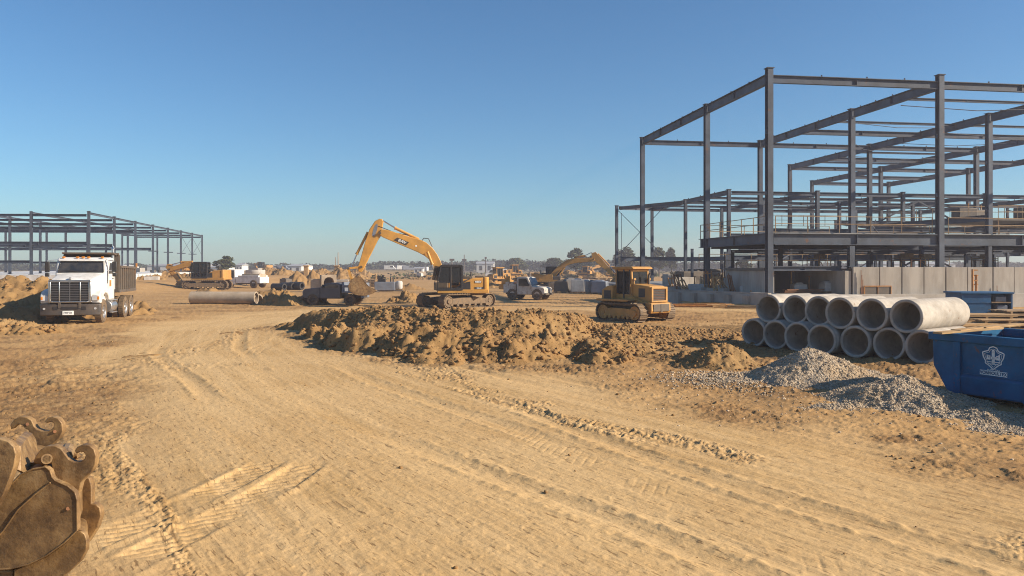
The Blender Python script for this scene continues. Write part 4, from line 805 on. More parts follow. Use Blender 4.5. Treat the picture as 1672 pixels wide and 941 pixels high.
m = MB(); m.xz([(-.88, z1), (.5, z1), (.52, z1+.06), (.4, z1+.13), (-.8, z1+.13), (-.9, z1+.06)], -.7, .7); m.build('roof', MT['dozer'], cb, bevel=.03)
for q, s4 in [((-.43, y, 1.9), (.42, .012, 1.15)) for y in (-.55, .55)]+[((.07, y, 1.9), (.4, .012, 1.15)) for y in (-.55, .55)]+[((-.7, 0, 2.0), (.012, 1.0, .9)), ((.31, 0, 2.0), (.012, 1.0, .9))]: MB().box(q, s4).build('cab_window', MT['clear'], cb, smooth=0)
m = MB(); m.box((-.3, 0, 1.35), (.5, .5, .3)); m.box((-.52, 0, 1.75), (.12, .5, .7)); m.build('seat', MT['seat'], cb, bevel=.04)
m = MB(); m.tube((.62, .3, 1.75), (.62, .3, 2.25), .05, 12); m.tube((.62, .3, 2.2), (.68, .3, 2.34), .045, 10); m.build('exhaust', MT['dark'], dz_)
for y in (-.52, .52): MB().tube((.42, y, 1.5), (.42, y, 2.0), .03, 8).box((.45, y, 2.02), (.08, .14, .1)).build('work_light', MT['dozer'], dz_, bevel=.01)
m = MB(); m.tube((-.2, .66, 1.15), (-.2, .66, 1.6), .02, 6); m.tube((.3, .66, 1.15), (.3, .66, 1.8), .02, 6); m.tube((.3, -.66, 1.15), (.3, -.66, 1.8), .02, 6); m.build('grab_rail', MT['dozer'], dz_)

# -- white dump truck; x forward, bumper at 0
dt = thing('dump_truck', 'white dump truck with grey tipping bed facing the camera on the left', 'dump truck', (-20.0, 36.0, gz(-20, 38)), R(-76.5))
m = MB(); pts = [(-.32, -1.25), (-.1, -1.25), (0, -.95), (.02, -.5), (.02, .5), (0, .95), (-.1, 1.25), (-.32, 1.25)]
m.poly([(a, b, .42) for a, b in pts], (0, 0, .5)); bp = m.build('bumper', MT['bumper'], dt, bevel=.03, seg=3)
m = MB(); m.box((.022, 0, .74), (.02, .72, .12)); m.box((.022, -.58, .74), (.02, .2, .15)); m.box((.022, .58, .74), (.02, .2, .15)); m.build('opening', MT['black'], bp, bevel=.008)  # flat black plates standing in for the shade of three bumper recesses
for y in (-1.05, 1.05): MB().tube((-.06, y, .72), (.0, y, .72), .05, 14).build('fog_lamp', MT['lens'], bp)
pl_ = MB().box((.035, -.06, .53), (.02, .46, .19)).build('licence_plate', MT['letter'], bp, bevel=.006); text('FMP 84', .11, 'decal', pl_, (.047, -.06, .53), (0, 1, 0), (0, 0, 1), th=.002)
# hood as a loft of sections
secs = [(-.06, .86, 1.0, 1.98, .80), (-.16, .9, 1.0, 2.05, .82), (-.9, .98, 1.0, 2.18, .9), (-1.8, 1.08, 1.0, 2.33, .98)]
m = MB(); vs = []; 
for x, hw, zb, zt, tw in secs: vs += [(x, -hw, zb), (x, -hw, zt-.22), (x, -tw, zt-.04), (x, -tw*.5, zt+.02), (x, tw*.5, zt+.02), (x, tw, zt-.04), (x, hw, zt-.22), (x, hw, zb)]
fs = [(0, 1, 2, 3, 4, 5, 6, 7), tuple(range(31, 23, -1))]
for k in range(3): fs += [(k*8+i, k*8+(i+1) % 8, (k+1)*8+(i+1) % 8, (k+1)*8+i) for i in range(8)]
m.add(vs, fs); hood = m.build('hood', MT['white'], dt, bevel=.03, seg=2, smooth=50)
m = MB(); m.box((-.03, -.82, 1.5), (.1, .1, 1.0)); m.box((-.03, .82, 1.5), (.1, .1, 1.0)); m.box((-.03, 0, 1.97), (.1, 1.74, .1)); m.box((-.03, 0, 1.03), (.1, 1.54, .07))
for y in (-.43, .43): m.box((-.02, y, 1.5), (.06, .045, .9))
gr = m.build('grille', MT['chrome'], dt, bevel=.018, seg=2)
m = MB(); m.box((-.045, 0, 1.5), (.04, 1.56, .9)); m.build('radiator', MT['black'], gr, smooth=0)
m = MB()
for k in range(11): m.box((-.012, 0, 1.12+k*.077), (.03, 1.54, .016))
m.box((-.008, 0, 1.5), (.03, .02, .88)); m.build('grille_bars', MT['grille'], gr, smooth=0)
m = MB(); m.tube((-.01, 0, 1.98), (.03, 0, 1.98), .075, 16); m.box((-.1, 0, 2.1), (.16, .03, .1)); m.build('hood_ornament', MT['chrome'], hood)
for s_ in (1, -1):                                                 # fenders with lamps
    m = MB(); pr = [(-.12, 1.0), (-.1, 1.34), (-.3, 1.5), (-.75, 1.6), (-1.35, 1.56), (-1.75, 1.35), (-1.85, 1.05), (-1.72, 1.05), (-1.6, 1.25), (-1.4, 1.36), (-1.05, 1.4), (-.72, 1.3), (-.5, 1.1), (-.45, .95), (-.2, .93)]
    m.xz(pr, s_*.86, s_*1.24); fd = m.build('fender', MT['white'], dt, bevel=.05, seg=3, smooth=50)
    m = MB(); m.poly([(-.085, s_*.88, 1.08), (-.085, s_*1.2, 1.08), (-.085, s_*1.2, 1.3), (-.085, s_*.98, 1.34), (-.085, s_*.88, 1.26)], (.02, 0, 0)); hl_ = m.build('headlight', MT['lens'], dt, bevel=.01)
    MB().box((-.08, s_*1.16, 1.19), (.04, .09, .15)).build('indicator', MT['amber'], hl_, bevel=.01)
# cab
def cabpts(hw): return [(-1.72, 1.0), (-1.72, 2.3), (-1.98, 2.92), (-2.12, 3.03), (-2.7, 3.08), (-3.2, 3.03), (-3.25, 2.9), (-3.28, 1.0)]
m = MB(); m.xz(cabpts(1), -1.1, 1.1); cab = m.build('cab', MT['white'], dt, bevel=.07, seg=3, smooth=50)
wn = Vector((-1.75, 0, 2.36)); wt = Vector((-1.955, 0, 2.86)); dd = Vector((.62, 0, .26)).normalized()*.01
m = MB(); m.poly([wn+dd+Vector((0, -.98, 0)), wn+dd+Vector((0, .98, 0)), wt+dd+Vector((0, .9, 0)), wt+dd+Vector((0, -.9, 0))], dd*1.5); wsn = m.build('windscreen', MT['glass'], cab, bevel=.006)
m = MB(); m.bar(wn+dd*2.2+Vector((0, -.98, 0)), wn+dd*2.2+Vector((0, .98, 0)), .03, .05); m.bar(wt+dd*2.2+Vector((0, -.93, 0)), wt+dd*2.2+Vector((0, .93, 0)), .03, .04); m.bar(wn+dd*2.3, wt+dd*2.3, .025, .02)
for s_ in (-1, 1): m.bar(wn+dd*2.2+Vector((0, s_*.98, 0)), wt+dd*2.2+Vector((0, s_*.91, 0)), .03, .04); m.bar(wn+dd*4+Vector((0, s_*.1, .02)), wn+dd*4+Vector((0, s_*.7, .1)), .015, .02)
m.build('window_seal', MT['black'], wsn, smooth=0)
m = MB(); m.bar(wt+Vector((.02, -.98, .07)), wt+Vector((.02, .98, .07)), .22, .04, up=(.3, 0, 1)); m.build('sun_visor', MT['white'], cab, bevel=.012)
for k in (-.84, -.24, 0, .24, .84):
    MB().box((-2.1, k, 3.07), (.12, .13, .07)).build('marker_light', MT['amber'], cab, bevel=.02)
for s_ in (1, -1):
    m = MB(); m.poly([(-2.0, s_*1.101, 1.06), (-3.0, s_*1.101, 1.06), (-3.0, s_*1.101, 2.9), (-2.2, s_*1.101, 2.9), (-1.95, s_*1.101, 2.3)], (0, s_*.018, 0)); dr = m.build('door', MT['white'], cab, bevel=.012)
    m = MB(); m.poly([(-2.08, s_*1.115, 2.28), (-2.92, s_*1.115, 2.28), (-2.92, s_*1.115, 2.8), (-2.3, s_*1.115, 2.8)], (0, s_*.012, 0)); m.build('side_window', MT['glass'], dr, bevel=.006)
    m = MB(); m.box((-2.85, s_*1.135, 2.05), (.16, .03, .05)); m.build('handle', MT['black'], dr, bevel=.008)
    m = MB(); m.box((-2.4, s_*1.124, 1.82), (.34, .008, .3)); m.build('emblem', MT['orange'], dr)
    m = MB(); m.tube((-1.85, s_*1.08, 2.45), (-1.75, s_*1.42, 2.42), .018, 6); m.tube((-1.95, s_*1.05, 2.95), (-1.75, s_*1.42, 2.9), .018, 6); m.tube((-1.75, s_*1.42, 2.2), (-1.75, s_*1.42, 2.92), .018, 6); arm = m.build('mirror', MT['chrome'], cab)
    MB().box((-1.77, s_*1.45, 2.62), (.09, .2, .5)).box((-1.77, s_*1.45, 2.24), (.09, .18, .18)).build('mirror_head', MT['black'], arm, bevel=.025, seg=2)
    m = MB(); m.tube((-2.05, s_*1.0, .72), (-3.15, s_*1.0, .72), .28, 20); m.build('fuel_tank', MT['alum'], dt, bevel=.02)
    m = MB(); m.box((-2.6, s_*1.12, 1.0), (1.1, .3, .04)); m.box((-2.6, s_*1.2, .42), (.9, .18, .04)); m.box((-2.1, s_*1.22, .7), (.04, .1, .6)); m.build('step', MT['alum'], dt, bevel=.008)
    m = MB(); m.box((-1.94, s_*1.0, 1.9), (.06, .25, .16)); m.build('hood_latch', MT['black'], dt, bevel=.015)
    wheel(dt, (-1.08, s_*1.02, .54), .54, .32, s_)
    for x in (-5.15, -6.42): wheel(dt, (x, s_*1.08, .54), .54, .27, s_, dual=True)
    m = MB(); m.box((-3.45, s_*.0+s_*.42, .88), (7.0, .09, .26)); m.build('chassis_rail', MT['dark'], dt, smooth=0)
m = MB(); m.tube((-3.42, 1.0, .9), (-3.42, 1.0, 3.3), .075, 14); m.path([(-3.42, 1.0, 3.25), (-3.42, 1.0, 3.5), (-3.5, 1.0, 3.62)], .07, 12); ep = m.build('exhaust_stack', MT['chrome'], dt)
m = MB(); m.tube((-3.42, 1.0, 1.5), (-3.42, 1.0, 2.6), .11, 14); m.build('heat_shield', MT['alum'], ep)
m = MB(); m.xz([(-3.62, 1.35), (-7.25, 1.35), (-7.35, 2.55), (-3.95, 2.62), (-3.62, 3.22)], -1.2, -1.14); m.xz([(-3.62, 1.35), (-7.25, 1.35), (-7.35, 2.55), (-3.95, 2.62), (-3.62, 3.22)], 1.14, 1.2)
m.span((-7.2, -1.14, 1.33), (-3.66, 1.14, 1.4)); m.span((-3.66, -1.2, 1.36), (-3.58, 1.2, 3.24)); m.span((-3.6, -1.25, 3.2), (-3.5, 1.25, 3.3)); db = m.build('dump_bed', MT['dump'], dt, bevel=.012, smooth=0)
m = MB(); m.xz([(-3.55, 3.17), (-3.55, 3.24), (-2.9, 3.32), (-2.9, 3.26)], -1.15, 1.15); m.build('cab_guard', MT['dump'], db, smooth=0)
m = MB()
for s_ in (-1, 1):
    for k in range(8): m.box((-3.95-k*.46, s_*1.23, 1.98), (.09, .07, 1.2))
    m.bar((-3.9, s_*1.23, 2.62), (-7.38, s_*1.23, 2.56), .1, .12); m.bar((-3.6, s_*1.22, 1.4), (-7.3, s_*1.22, 1.4), .1, .14); m.bar((-3.62, s_*1.22, 1.4), (-3.62, s_*1.22, 3.2), .09, .12)
m.build('rib', MT['dump'], db, bevel=.01, smooth=0)
m = MB(); m.xz([(-7.27, 1.33), (-7.37, 2.5), (-7.31, 2.5), (-7.21, 1.33)], -1.16, 1.16); m.build('tailgate', MT['dump'], db, smooth=0)
for y in (-1.26, 1.26): MB().box((-7.33, y, 2.7), (.12, .08, .22)).build('tail_hook', MT['orange'], db, bevel=.01)
for y in (-.9, .9): MB().box((-7.1, y, .7), (.03, .5, .75)).build('mud_flap', MT['black'], dt)

# -- small trucks
def small_truck(name, label, loc, rz, paint, bed='flat', L=4.6, hgt=1.85, wd=1.8, group=None, scale=1, wr=.38, bedmat=None):
    rt = thing(name, label, 'truck', loc, rz, group, scale); x1 = L/2; bedmat = bedmat or paint
    m = MB(); m.xz([(x1-.1, .45), (x1, .6), (x1-.02, 1.0), (x1-.15, 1.12), (x1-1.15, 1.2), (x1-1.15, .5), (x1-.62, .5), (x1-.7, .8), (x1-.55, .86)], -wd/2, wd/2); m = MB()
    m.xz([(x1-1.2, .48), (x1-.08, .48), (x1, .62), (x1-.02, .98), (x1-.16, 1.1), (x1-1.2, 1.2)], -wd/2, wd/2); m.build('hood', MT[paint], rt, bevel=.06, seg=3)
    m = MB(); m.xz([(x1-1.2, .45), (x1-1.2, 1.18), (x1-1.6, hgt-.04), (x1-1.8, hgt), (x1-2.45, hgt), (x1-2.6, hgt-.1), (x1-2.65, .45)], -wd/2+.02, wd/2-.02); cb = m.build('cab', MT[paint], rt, bevel=.06, seg=3)
    m = MB(); a = Vector((x1-1.24, 0, 1.24)); b = Vector((x1-1.575, 0, hgt-.12)); e = Vector((.012, 0, .008))
    m.poly([a+e+Vector((0, -wd*.44, 0)), a+e+Vector((0, wd*.44, 0)), b+e+Vector((0, wd*.42, 0)), b+e+Vector((0, -wd*.42, 0))], e); m.build('windscreen', MT['glass'], cb)
    for s_ in (-1, 1):
        m = MB(); m.poly([(x1-1.42, s_*(wd/2-.016), 1.2), (x1-2.45, s_*(wd/2-.016), 1.2), (x1-2.45, s_*(wd/2-.016), hgt-.15), (x1-1.72, s_*(wd/2-.016), hgt-.15)], (0, s_*.01, 0)); m.build('side_window', MT['glass'], cb)
        MB().box((x1+.0, s_*wd*.38, .85), (.06, .22, .16)).build('headlight', MT['lens'], rt, bevel=.01)
        MB().box((x1-1.45, s_*(wd/2+.1), 1.3), (.08, .18, .2)).build('mirror', MT['black'], cb, bevel=.02)
        for x in (x1-.72, -x1+.85): wheel(rt, (x, s_*(wd/2-.08), wr), wr, .24, s_, 'dark', n=20)
    m = MB(); m.box((x1+.03, 0, .52), (.14, wd, .18)); m.build('bumper', MT['dark'], rt, bevel=.02)
    m = MB(); m.box((-.3, 0, .55), (L-.6, .8, .2)); m.build('chassis', MT['dark'], rt)
    xb0, xb1 = -x1, x1-2.72
    m = MB()
    if bed == 'flat':
        m.span((xb0, -wd/2-.05, .82), (xb1, wd/2+.05, .94)); m.span((xb1-.08, -wd/2, .94), (xb1, wd/2, 1.55))
        for k in range(4): m.box((xb0+.12+k*(xb1-xb0-.2)/3, wd/2, 1.15), (.06, .05, .45)); m.box((xb0+.12+k*(xb1-xb0-.2)/3, -wd/2, 1.15), (.06, .05, .45))
        m.span((xb0, wd/2-.02, 1.2), (xb1, wd/2+.02, 1.36)); m.span((xb0, -wd/2-.02, 1.2), (xb1, -wd/2+.02, 1.36)); m.span((xb0, -wd/2, .5), (xb0+.06, wd/2, 1.5))
    elif bed == 'box':
        m.span((xb0, -wd/2, .6), (xb1, wd/2, 1.35)); m.span((xb0+.2, -wd/2-.01, 1.35), (xb1-.3, -wd/2+.3, 1.55)); m.span((xb0+.2, wd/2-.3, 1.35), (xb1-.3, wd/2+.01, 1.55))
    else:
        m.span((xb0, -wd/2, .55), (xb1, wd/2, .75)); m.span((xb0, -wd/2, .75), (xb1, -wd/2+.08, 1.15)); m.span((xb0, wd/2-.08, .75), (xb1, wd/2, 1.15)); m.span((xb0, -wd/2, .75), (xb0+.08, wd/2, 1.15))
    m.build('bed', MT[bedmat], rt, bevel=.015, smooth=0)
    return rt
def at(px, py, dy=0): 
    x, y = GX(px, py); return (x, y+dy, gz(x, y+dy))
x, y = (549-836)/1300*54, 54
ft = small_truck('flatbed_truck', 'dark grey low flatbed truck with a blue grey bed left of the big digger bucket', (x, y, gz(x, y)), R(174), 'slate', 'flat', 4.1, 1.5, 1.75, bedmat='greyblue')
x, y = (862-836)/1300*63, 63
wt_ = small_truck('work_truck', 'white work truck with rusty boxes behind its cab, between the two diggers', (x, y, gz(x, y)), R(-24), 'oldwhite', 'box', 3.9, 2.0, 1.85, wr=.48, scale=.9)
m = MB(); m.span((-2.5, -.7, .9), (-1.3, .7, 1.35)); m.span((-2.3, -.6, 1.35), (-1.6, .5, 1.7)); m.tube((-2.1, .2, 1.6), (-2.4, .3, 2.1), .12, 8); m.box((-1.75, -.3, 1.85), (.3, .4, .4)); m.build('winch', MT['dozer'], wt_, bevel=.03)
# ------------------------------------------------------------------ concrete pipes
ORD = ['first', 'second', 'third', 'fourth', 'fifth', 'sixth', 'seventh', 'eighth', 'ninth', 'tenth', 'eleventh', 'twelfth', 'thirteenth', 'fourteenth', 'fifteenth', 'sixteenth', 'seventeenth', 'eighteenth', 'nineteenth', 'twentieth']
AX = Vector((math.sin(R(52)), math.cos(R(52)), 0)); PP = Vector((AX.y, -AX.x, 0)); PR = .465
def pipe_mesh(L, r, n=40):
    m = MB(); ri = r*.83
    m.lathe([(ri, .02), (ri+.02, 0), (r-.015, 0), (r, .015), (r, L-.1), (r-.03, L-.09), (r-.03, L), (ri, L)], (0, 0, 0), (1, 0, 0), n, close=True); return m
P0 = Vector((7.64, 25.2, 0))*1.04; pang = math.atan2(AX.y, AX.x); pm = {}
def lay(k, px, z, L, label):
    b = P0+PP*(k*PR*2.03); q = (px-CX)/FPX; s_ = (q*b.y-b.x)/(AX.x-q*AX.y); b = b+AX*s_
    key = round(L, 2)
    if key in pm: o = pm[key].copy(); COL.objects.link(o)
    else: o = pm[key] = pipe_mesh(L, PR).build('concrete_pipe', MT['pipe'], smooth=30)
    o.location = (b.x, b.y, gz(b.x, b.y)+z); o.rotation_euler = (rnd.uniform(-3, 3)*0, 0, pang); o.rotation_euler[0] = 0
    return tag(o, label, 'concrete pipe', 'stacked concrete pipes')
for i, px in enumerate((1230, 1266, 1302, 1341, 1396, 1451, 1505)):
    lay(i, px, PR, 2.4, f"{ORD[i] if i else 'leftmost'} concrete pipe {'from the left ' if i else ''}in the bottom row of the stack" if i < 6 else 'rightmost concrete pipe in the bottom row, beside the blue bin')
for i, px in enumerate((1254, 1298, 1336, 1371, 1423, 1479)):
    lay(i+.5, px, PR+PR*1.72, 3.0 if i == 5 else 2.4, f"{ORD[i] if i else 'leftmost'} concrete pipe {'from the left ' if i else ''}in the top row of the stack" if i < 5 else 'rightmost top row concrete pipe with its long side in full sun')
x, y = GX(362, 498); o = MB().lathe([(.36, 0), (.44, 0), (.44, 4.6), (.36, 4.6)], (-2.3, 0, 0), (1, 0, 0), 36, close=True).build('concrete_pipe', MT['pipe2'], smooth=30); o.location = (x, y+.4, gz(x, y)+.42); o.rotation_euler = (0, 0, R(-4)); tag(o, 'long weathered concrete pipe lying alone in front of the yellow digger on the left', 'concrete pipe')
x, y = GX(402, 497); o = MB().lathe([(.27, 0), (.36, 0), (.36, 1.2), (.27, 1.2)], (0, 0, 0), (1, 0, 0), 30, close=True).build('concrete_pipe', MT['pipe2'], smooth=30); o.location = (x+.15, y+.7, gz(x, y)+.34); o.rotation_euler = (0, 0, R(-50)); tag(o, 'short stub of concrete pipe between the long pipe and the rubble pile', 'concrete pipe')

# ------------------------------------------------------------------ blue roll-off bin in front
bn = thing('roll_off_bin', 'large open blue roll-off bin with a white crest at the right edge', 'waste bin', (8.70, 16.47, gz(9, 15)-.02), math.atan2(-.907, .42)); LB, WB_, ZT = 5.7, 2.25, 1.3
prf = [(0, ZT), (.02, .64), (.34, .13), (LB-.2, .13), (LB, ZT)]
m = MB(); m.xz(prf, 0, .05); m.xz(prf, WB_-.05, WB_); m.span((.3, .05, .13), (LB-.2, WB_-.05, .18))
m.poly([(0.01, .05, ZT), (.03, .05, .64), (.03, WB_-.05, .64), (.01, WB_-.05, ZT)], (.04, 0, 0)); m.poly([(.03, .05, .64), (.34, .05, .14), (.34, WB_-.05, .14), (.03, WB_-.05, .64)], (.04, 0, .01)); m.poly([(LB-.22, .05, .14), (LB-.02, .05, ZT), (LB-.02, WB_-.05, ZT), (LB-.22, WB_-.05, .14)], (-.04, 0, 0))
body = m.build('body', MT['blue'], bn, bevel=.008, smooth=0)
m = MB(); m.span((-.05, -.07, ZT-.14), (LB+.02, .08, ZT+.02)); m.span((-.05, WB_-.08, ZT-.14), (LB+.02, WB_+.07, ZT+.02)); m.span((-.052, .08, ZT-.12), (.06, WB_-.08, ZT+.01)); m.build('top_rail', MT['blue'], body, bevel=.015, smooth=0)
m = MB()
for x in (.5, 1.9, 3.3, 4.7): m.span((x, -.065, .12), (x+.15, -.001, ZT-.142)); m.span((x, WB_+.001, .12), (x+.15, WB_+.065, ZT-.142))
m.build('side_post', MT['blue'], body, bevel=.012, smooth=0)
m = MB(); m.xz([(.652, .545), (1.898, .545), (1.898, .535), (.652, .535)], -.02, 0)
for x in (.652, 2.052, 3.452): m.poly([(x, -.001, .53), (x+1.246, -.001, .53), (x+1.246, -.05, .48), (x, -.05, .48)], (0, 0, -.03)); m.poly([(x, -.05, .48), (x+1.246, -.05, .48), (x+1.246, -.012, .16), (x, -.012, .16)], (0, .008, 0))
m.build('side_panel', MT['blue'], body, smooth=0)
m = MB()
for y in (.45, WB_-.6): m.span((.35, y, 0), (LB-.1, y+.14, .129))
m.span((.36, .05, .03), (.46, WB_-.05, .129)); m.build('skid', MT['dark'], bn, smooth=0)
m = MB()
for y in (.3, WB_-.3): m.lathe([(.02, 0), (.1, 0), (.1, .14), (.02, .14)], (.28, y, .1), (0, 1, 0), 14)
m.build('roller', MT['dark'], bn)
# crest: shield outline, tower and wings, name strip below
cxl, czl = 1.3, .90
shield = [(0, .225), (.07, .2), (.1, .14), (.17, .12), (.215, .1), (.2, .02), (.155, -.06), (.16, -.1), (.09, -.14), (0, -.215)]
shield = shield+[(-a, b) for a, b in reversed(shield[1:-1])]
def band(m, pts, wd, y, th, closed=True):
    n = len(pts)
    for i in range(n if closed else n-1):
        a, b = pts[i], pts[(i+1) % n]; m.bar((cxl+a[0], y, czl+a[1]), (cxl+b[0], y, czl+b[1]), wd, th, up=(0, 1, 0))
m = MB(); band(m, shield, .02, -.004, .008); band(m, [(a*.8, b*.8) for a, b in shield], .007, -.004, .008)
for a, b, c, d in ((-.028, -.1, .028, .13), (-.05, -.02, .05, .03), (-.13, -.03, -.06, .01), (.06, -.03, .13, .01), (-.13, .01, -.1, .06), (-.08, .01, -.06, .05), (.06, .01, .08, .05), (.1, .01, .13, .065), (-.13, -.08, .13, -.065), (-.1, -.12, .1, -.105)): m.span((cxl+a, -.008, czl+b), (cxl+c, 0, czl+d))
band(m, [(-.13, .06), (-.06, .02)], .012, -.004, .008, False); band(m, [(.06, .02), (.14, .09)], .012, -.004, .008, False); m.tube((cxl, -.008, czl+.135), (cxl, -.001, czl+.135), .03, 10)
m.build('crest', MT['letter'], bn, smooth=0)
m = MB(); m.span((cxl-.27, -.006, czl-.335), (cxl+.27, 0, czl-.245)); m.build('name_strip', MT['letter'], bn, smooth=0)
text('VONHOULTEX', .088, 'bluedark', bn, (cxl, -.009, czl-.291), (1, 0, 0), (0, 0, 1), th=.002, sx=.86, bold=.003)
text('HOMC  TOLS', .04, 'letter', bn, (cxl, -.003, czl-.228), (1, 0, 0), (0, 0, 1), th=.002)
# what lies in the bin
ld, _h5 = heap('rubble_load', [(0, 0, .85, .7, .34)], MT['dirt'], 'pale dusty rubble and boards lying inside the blue bin', 'rubble load', 301, .06, .1, .03)
ld.location = (10.75, 14.9, .75)
for i, (a, b, l, rz, z) in enumerate([(9.35, 16.3, 1.7, R(20), 1.30), (9.7, 16.55, 1.5, R(27), 1.33), (10.3, 16.75, 1.2, R(22), 1.36)]):
    o = MB().box((0, 0, 0), (l, .22, .04)).build('plank', MT['wood'], bevel=.004); o.location = (a, b, z); o.rotation_euler = (0, R(-2), rz); tag(o, ['lowest pale plank laid across the far corner of the blue bin', 'middle pale plank laid across the far corner of the blue bin', 'uppermost pale plank laid across the far corner of the blue bin'][i], 'plank', 'planks across the bin corner')

# ------------------------------------------------------------------ worn digger bucket at the lower left
def tb(zx, zy, d): return W(zx/3.35, 660+zy/3.35, d)
bq = Vector((-3.6, 5.9, 0)); fb = thing('excavator_bucket', 'rusty brown excavator bucket with curled hooks standing in the left foreground', 'excavator bucket', bq)
def plate(name, pts, d, th, parent, bev=.012, mat='bucket', dirv=None):
    e = Vector((0, th, 0)) if dirv is None else Vector(dirv); return MB().poly([tb(a, b, d)-bq for a, b in pts], e).build(name, MT[mat], parent, bevel=bev, smooth=40, seg=3)
sp = [(-140, 660), (-60, 590), (0, 530), (60, 440), (110, 388), (180, 356), (250, 345), (272, 362), (284, 400), (302, 420), (368, 448), (408, 482), (420, 525), (422, 690), (350, 760), (250, 830), (150, 878), (60, 900), (-20, 906), (-140, 906)]
inn = [(a*.985+2, b*.985+12) for a, b in sp]
shl = plate('shell', [(a, b) for a, b in inn], 5.56, 0, fb, .03, dirv=(-.36, .85, .0))
plate('side_plate', sp, 5.5, .05, fb, .007)
rim = MB()
for i in range(3, 19):
    a, b = sp[i], sp[i+1]; rim.tube(tb(*a, 5.5)-bq, tb(*b, 5.5)-bq, .007, 8)
rim.build('rim', MT['bucket'], fb, smooth=60)
MB().path([tb(-40, 760, 5.492)-bq, tb(20, 690, 5.492)-bq, tb(100, 575, 5.492)-bq, tb(190, 495, 5.492)-bq, tb(275, 430, 5.492)-bq], .007, 6).build('weld_seam', MT['bucket'], fb)
low = [(76, 905), (150, 885), (250, 836), (350, 766), (415, 700), (440, 696), (462, 712), (473, 745), (472, 800), (440, 860), (370, 925), (300, 985), (250, 1060), (235, 1290), (60, 1290)]
plate('lower_side_plate', low, 5.58, .045, fb, .006)
plate('heel', [(a*.96+8, b) for a, b in low], 5.64, 0, fb, .02, dirv=(-.36, .8, 0))
plate('heel', [(-200, 900), (76, 905), (60, 1290), (-200, 1290)], 5.62, 0, fb, .02, dirv=(-.3, .7, 0))
rib = [(424, 690), (425, 480), (440, 425), (462, 396), (488, 408), (500, 450), (500, 545), (522, 548), (545, 568), (552, 612), (530, 680), (492, 740), (474, 765), (465, 715), (445, 697)]
plate('far_side_plate', rib, 5.95, .06, fb, .007)
ear1 = [(180, 322), (195, 285), (220, 250), (255, 230), (300, 228), (335, 246), (356, 276), (376, 303), (402, 317), (436, 317), (460, 301), (467, 280), (455, 263), (435, 262), (416, 272), (408, 256), (420, 235), (450, 222), (486, 225), (513, 247), (525, 286), (520, 332), (500, 372), (466, 402), (442, 432), (427, 490), (408, 480), (368, 448), (302, 418), (290, 370), (280, 325), (235, 338)]
plate('hook_plate', ear1, 5.66, .055, fb, .006)
ear2 = [(60, 140), (55, 115), (75, 85), (110, 68), (145, 72), (172, 90), (186, 122), (200, 138), (232, 149), (265, 146), (290, 130), (296, 110), (281, 97), (255, 104), (244, 95), (258, 76), (285, 68), (315, 78), (338, 106), (342, 150), (322, 190), (290, 216), (270, 262), (180, 280), (172, 215), (168, 170), (152, 140), (134, 134), (124, 116), (100, 110), (78, 124)]
plate('hook_plate', ear2, 6.45, .06, fb, .006)
ear3 = [(-140, 190), (-60, 186), (0, 190), (45, 205), (75, 236), (86, 276), (76, 340), (55, 400), (20, 490), (-20, 560), (-140, 690)]
plate('hook_plate', ear3, 5.3, .06, fb, .006)
MB().poly([tb(70, 215, 5.5)-bq, tb(95, 185, 5.8)-bq, tb(140, 145, 6.3)-bq, tb(160, 180, 6.3)-bq, tb(168, 320, 6.1)-bq, tb(180, 335, 5.9)-bq, tb(115, 378, 5.55)-bq, tb(72, 350, 5.45)-bq], (.03, .04, -.03)).build('bracket', MT['bucket'], fb, smooth=40)
MB().poly([tb(165, 322, 5.75)-bq, tb(280, 322, 5.75)-bq, tb(330, 250, 6.3)-bq, tb(180, 215, 6.5)-bq], (0, 0, -.05)).build('top_plate', MT['bucket'], fb, smooth=0)
m = MB(); m.tube(tb(256, 300, 5.6)-bq, tb(256, 300, 5.85)-bq, .026, 16); m.tube(tb(256, 300, 5.6)-bq, tb(256, 300, 5.64)-bq, .036, 18); m.build('pin_boss', MT['bucket'], fb)
MB().path([tb(356, 290, 5.72)-bq, tb(372, 250, 6.0)-bq, tb(395, 262, 6.3)-bq, tb(420, 300, 6.3)-bq], .05, 10).build('cross_bar', MT['bucket'], fb)
m = MB()
for (a, b) in ((372, 572), (150, 110), (300, 150)): 
    d = 5.492 if a == 372 else 6.44
    m.tube(tb(a, b, d+.004)-bq, tb(a, b, d+.03)-bq, .013, 10)
m.build('rivet', MT['rust'], fb)

# ------------------------------------------------------------------ second blue bin, timber stacks
x, y = (1612-836)/1300*38.5, 38.5
b2 = thing('blue_skip', 'smaller faded blue steel bin with shelves behind the pipes and timber', 'waste bin', (x, y, gz(x, y)+.15), R(-3)); w2 = 2.42
m = MB(); m.span((-w2/2, .02, .05), (.18, .1, 1.16)); m.span((-w2/2, 1.5, .05), (w2/2, 1.6, 1.16)); m.span((-w2/2, .1, .05), (-w2/2+.08, 1.5, 1.16)); m.span((w2/2-.08, .02, .05), (w2/2, 1.5, 1.16)); m.span((-w2/2, .1, 0), (w2/2, 1.5, .05)); m.span((.18, .5, .05), (w2/2-.08, .56, 1.12)); m.build('body', MT['bluedark'], b2, bevel=.012, smooth=0)
m = MB(); m.span((-w2/2-.08, -.05, 1.16), (w2/2+.04, 1.66, 1.24)); m.build('lid', MT['bluedark'], b2, bevel=.015, smooth=0)
m = MB(); m.span((.2, -.02, .72), (w2/2-.1, .45, .77)); m.span((.2, -.02, .34), (w2/2-.1, .45, .38)); m.build('shelf', MT['woodold'], b2, smooth=0)
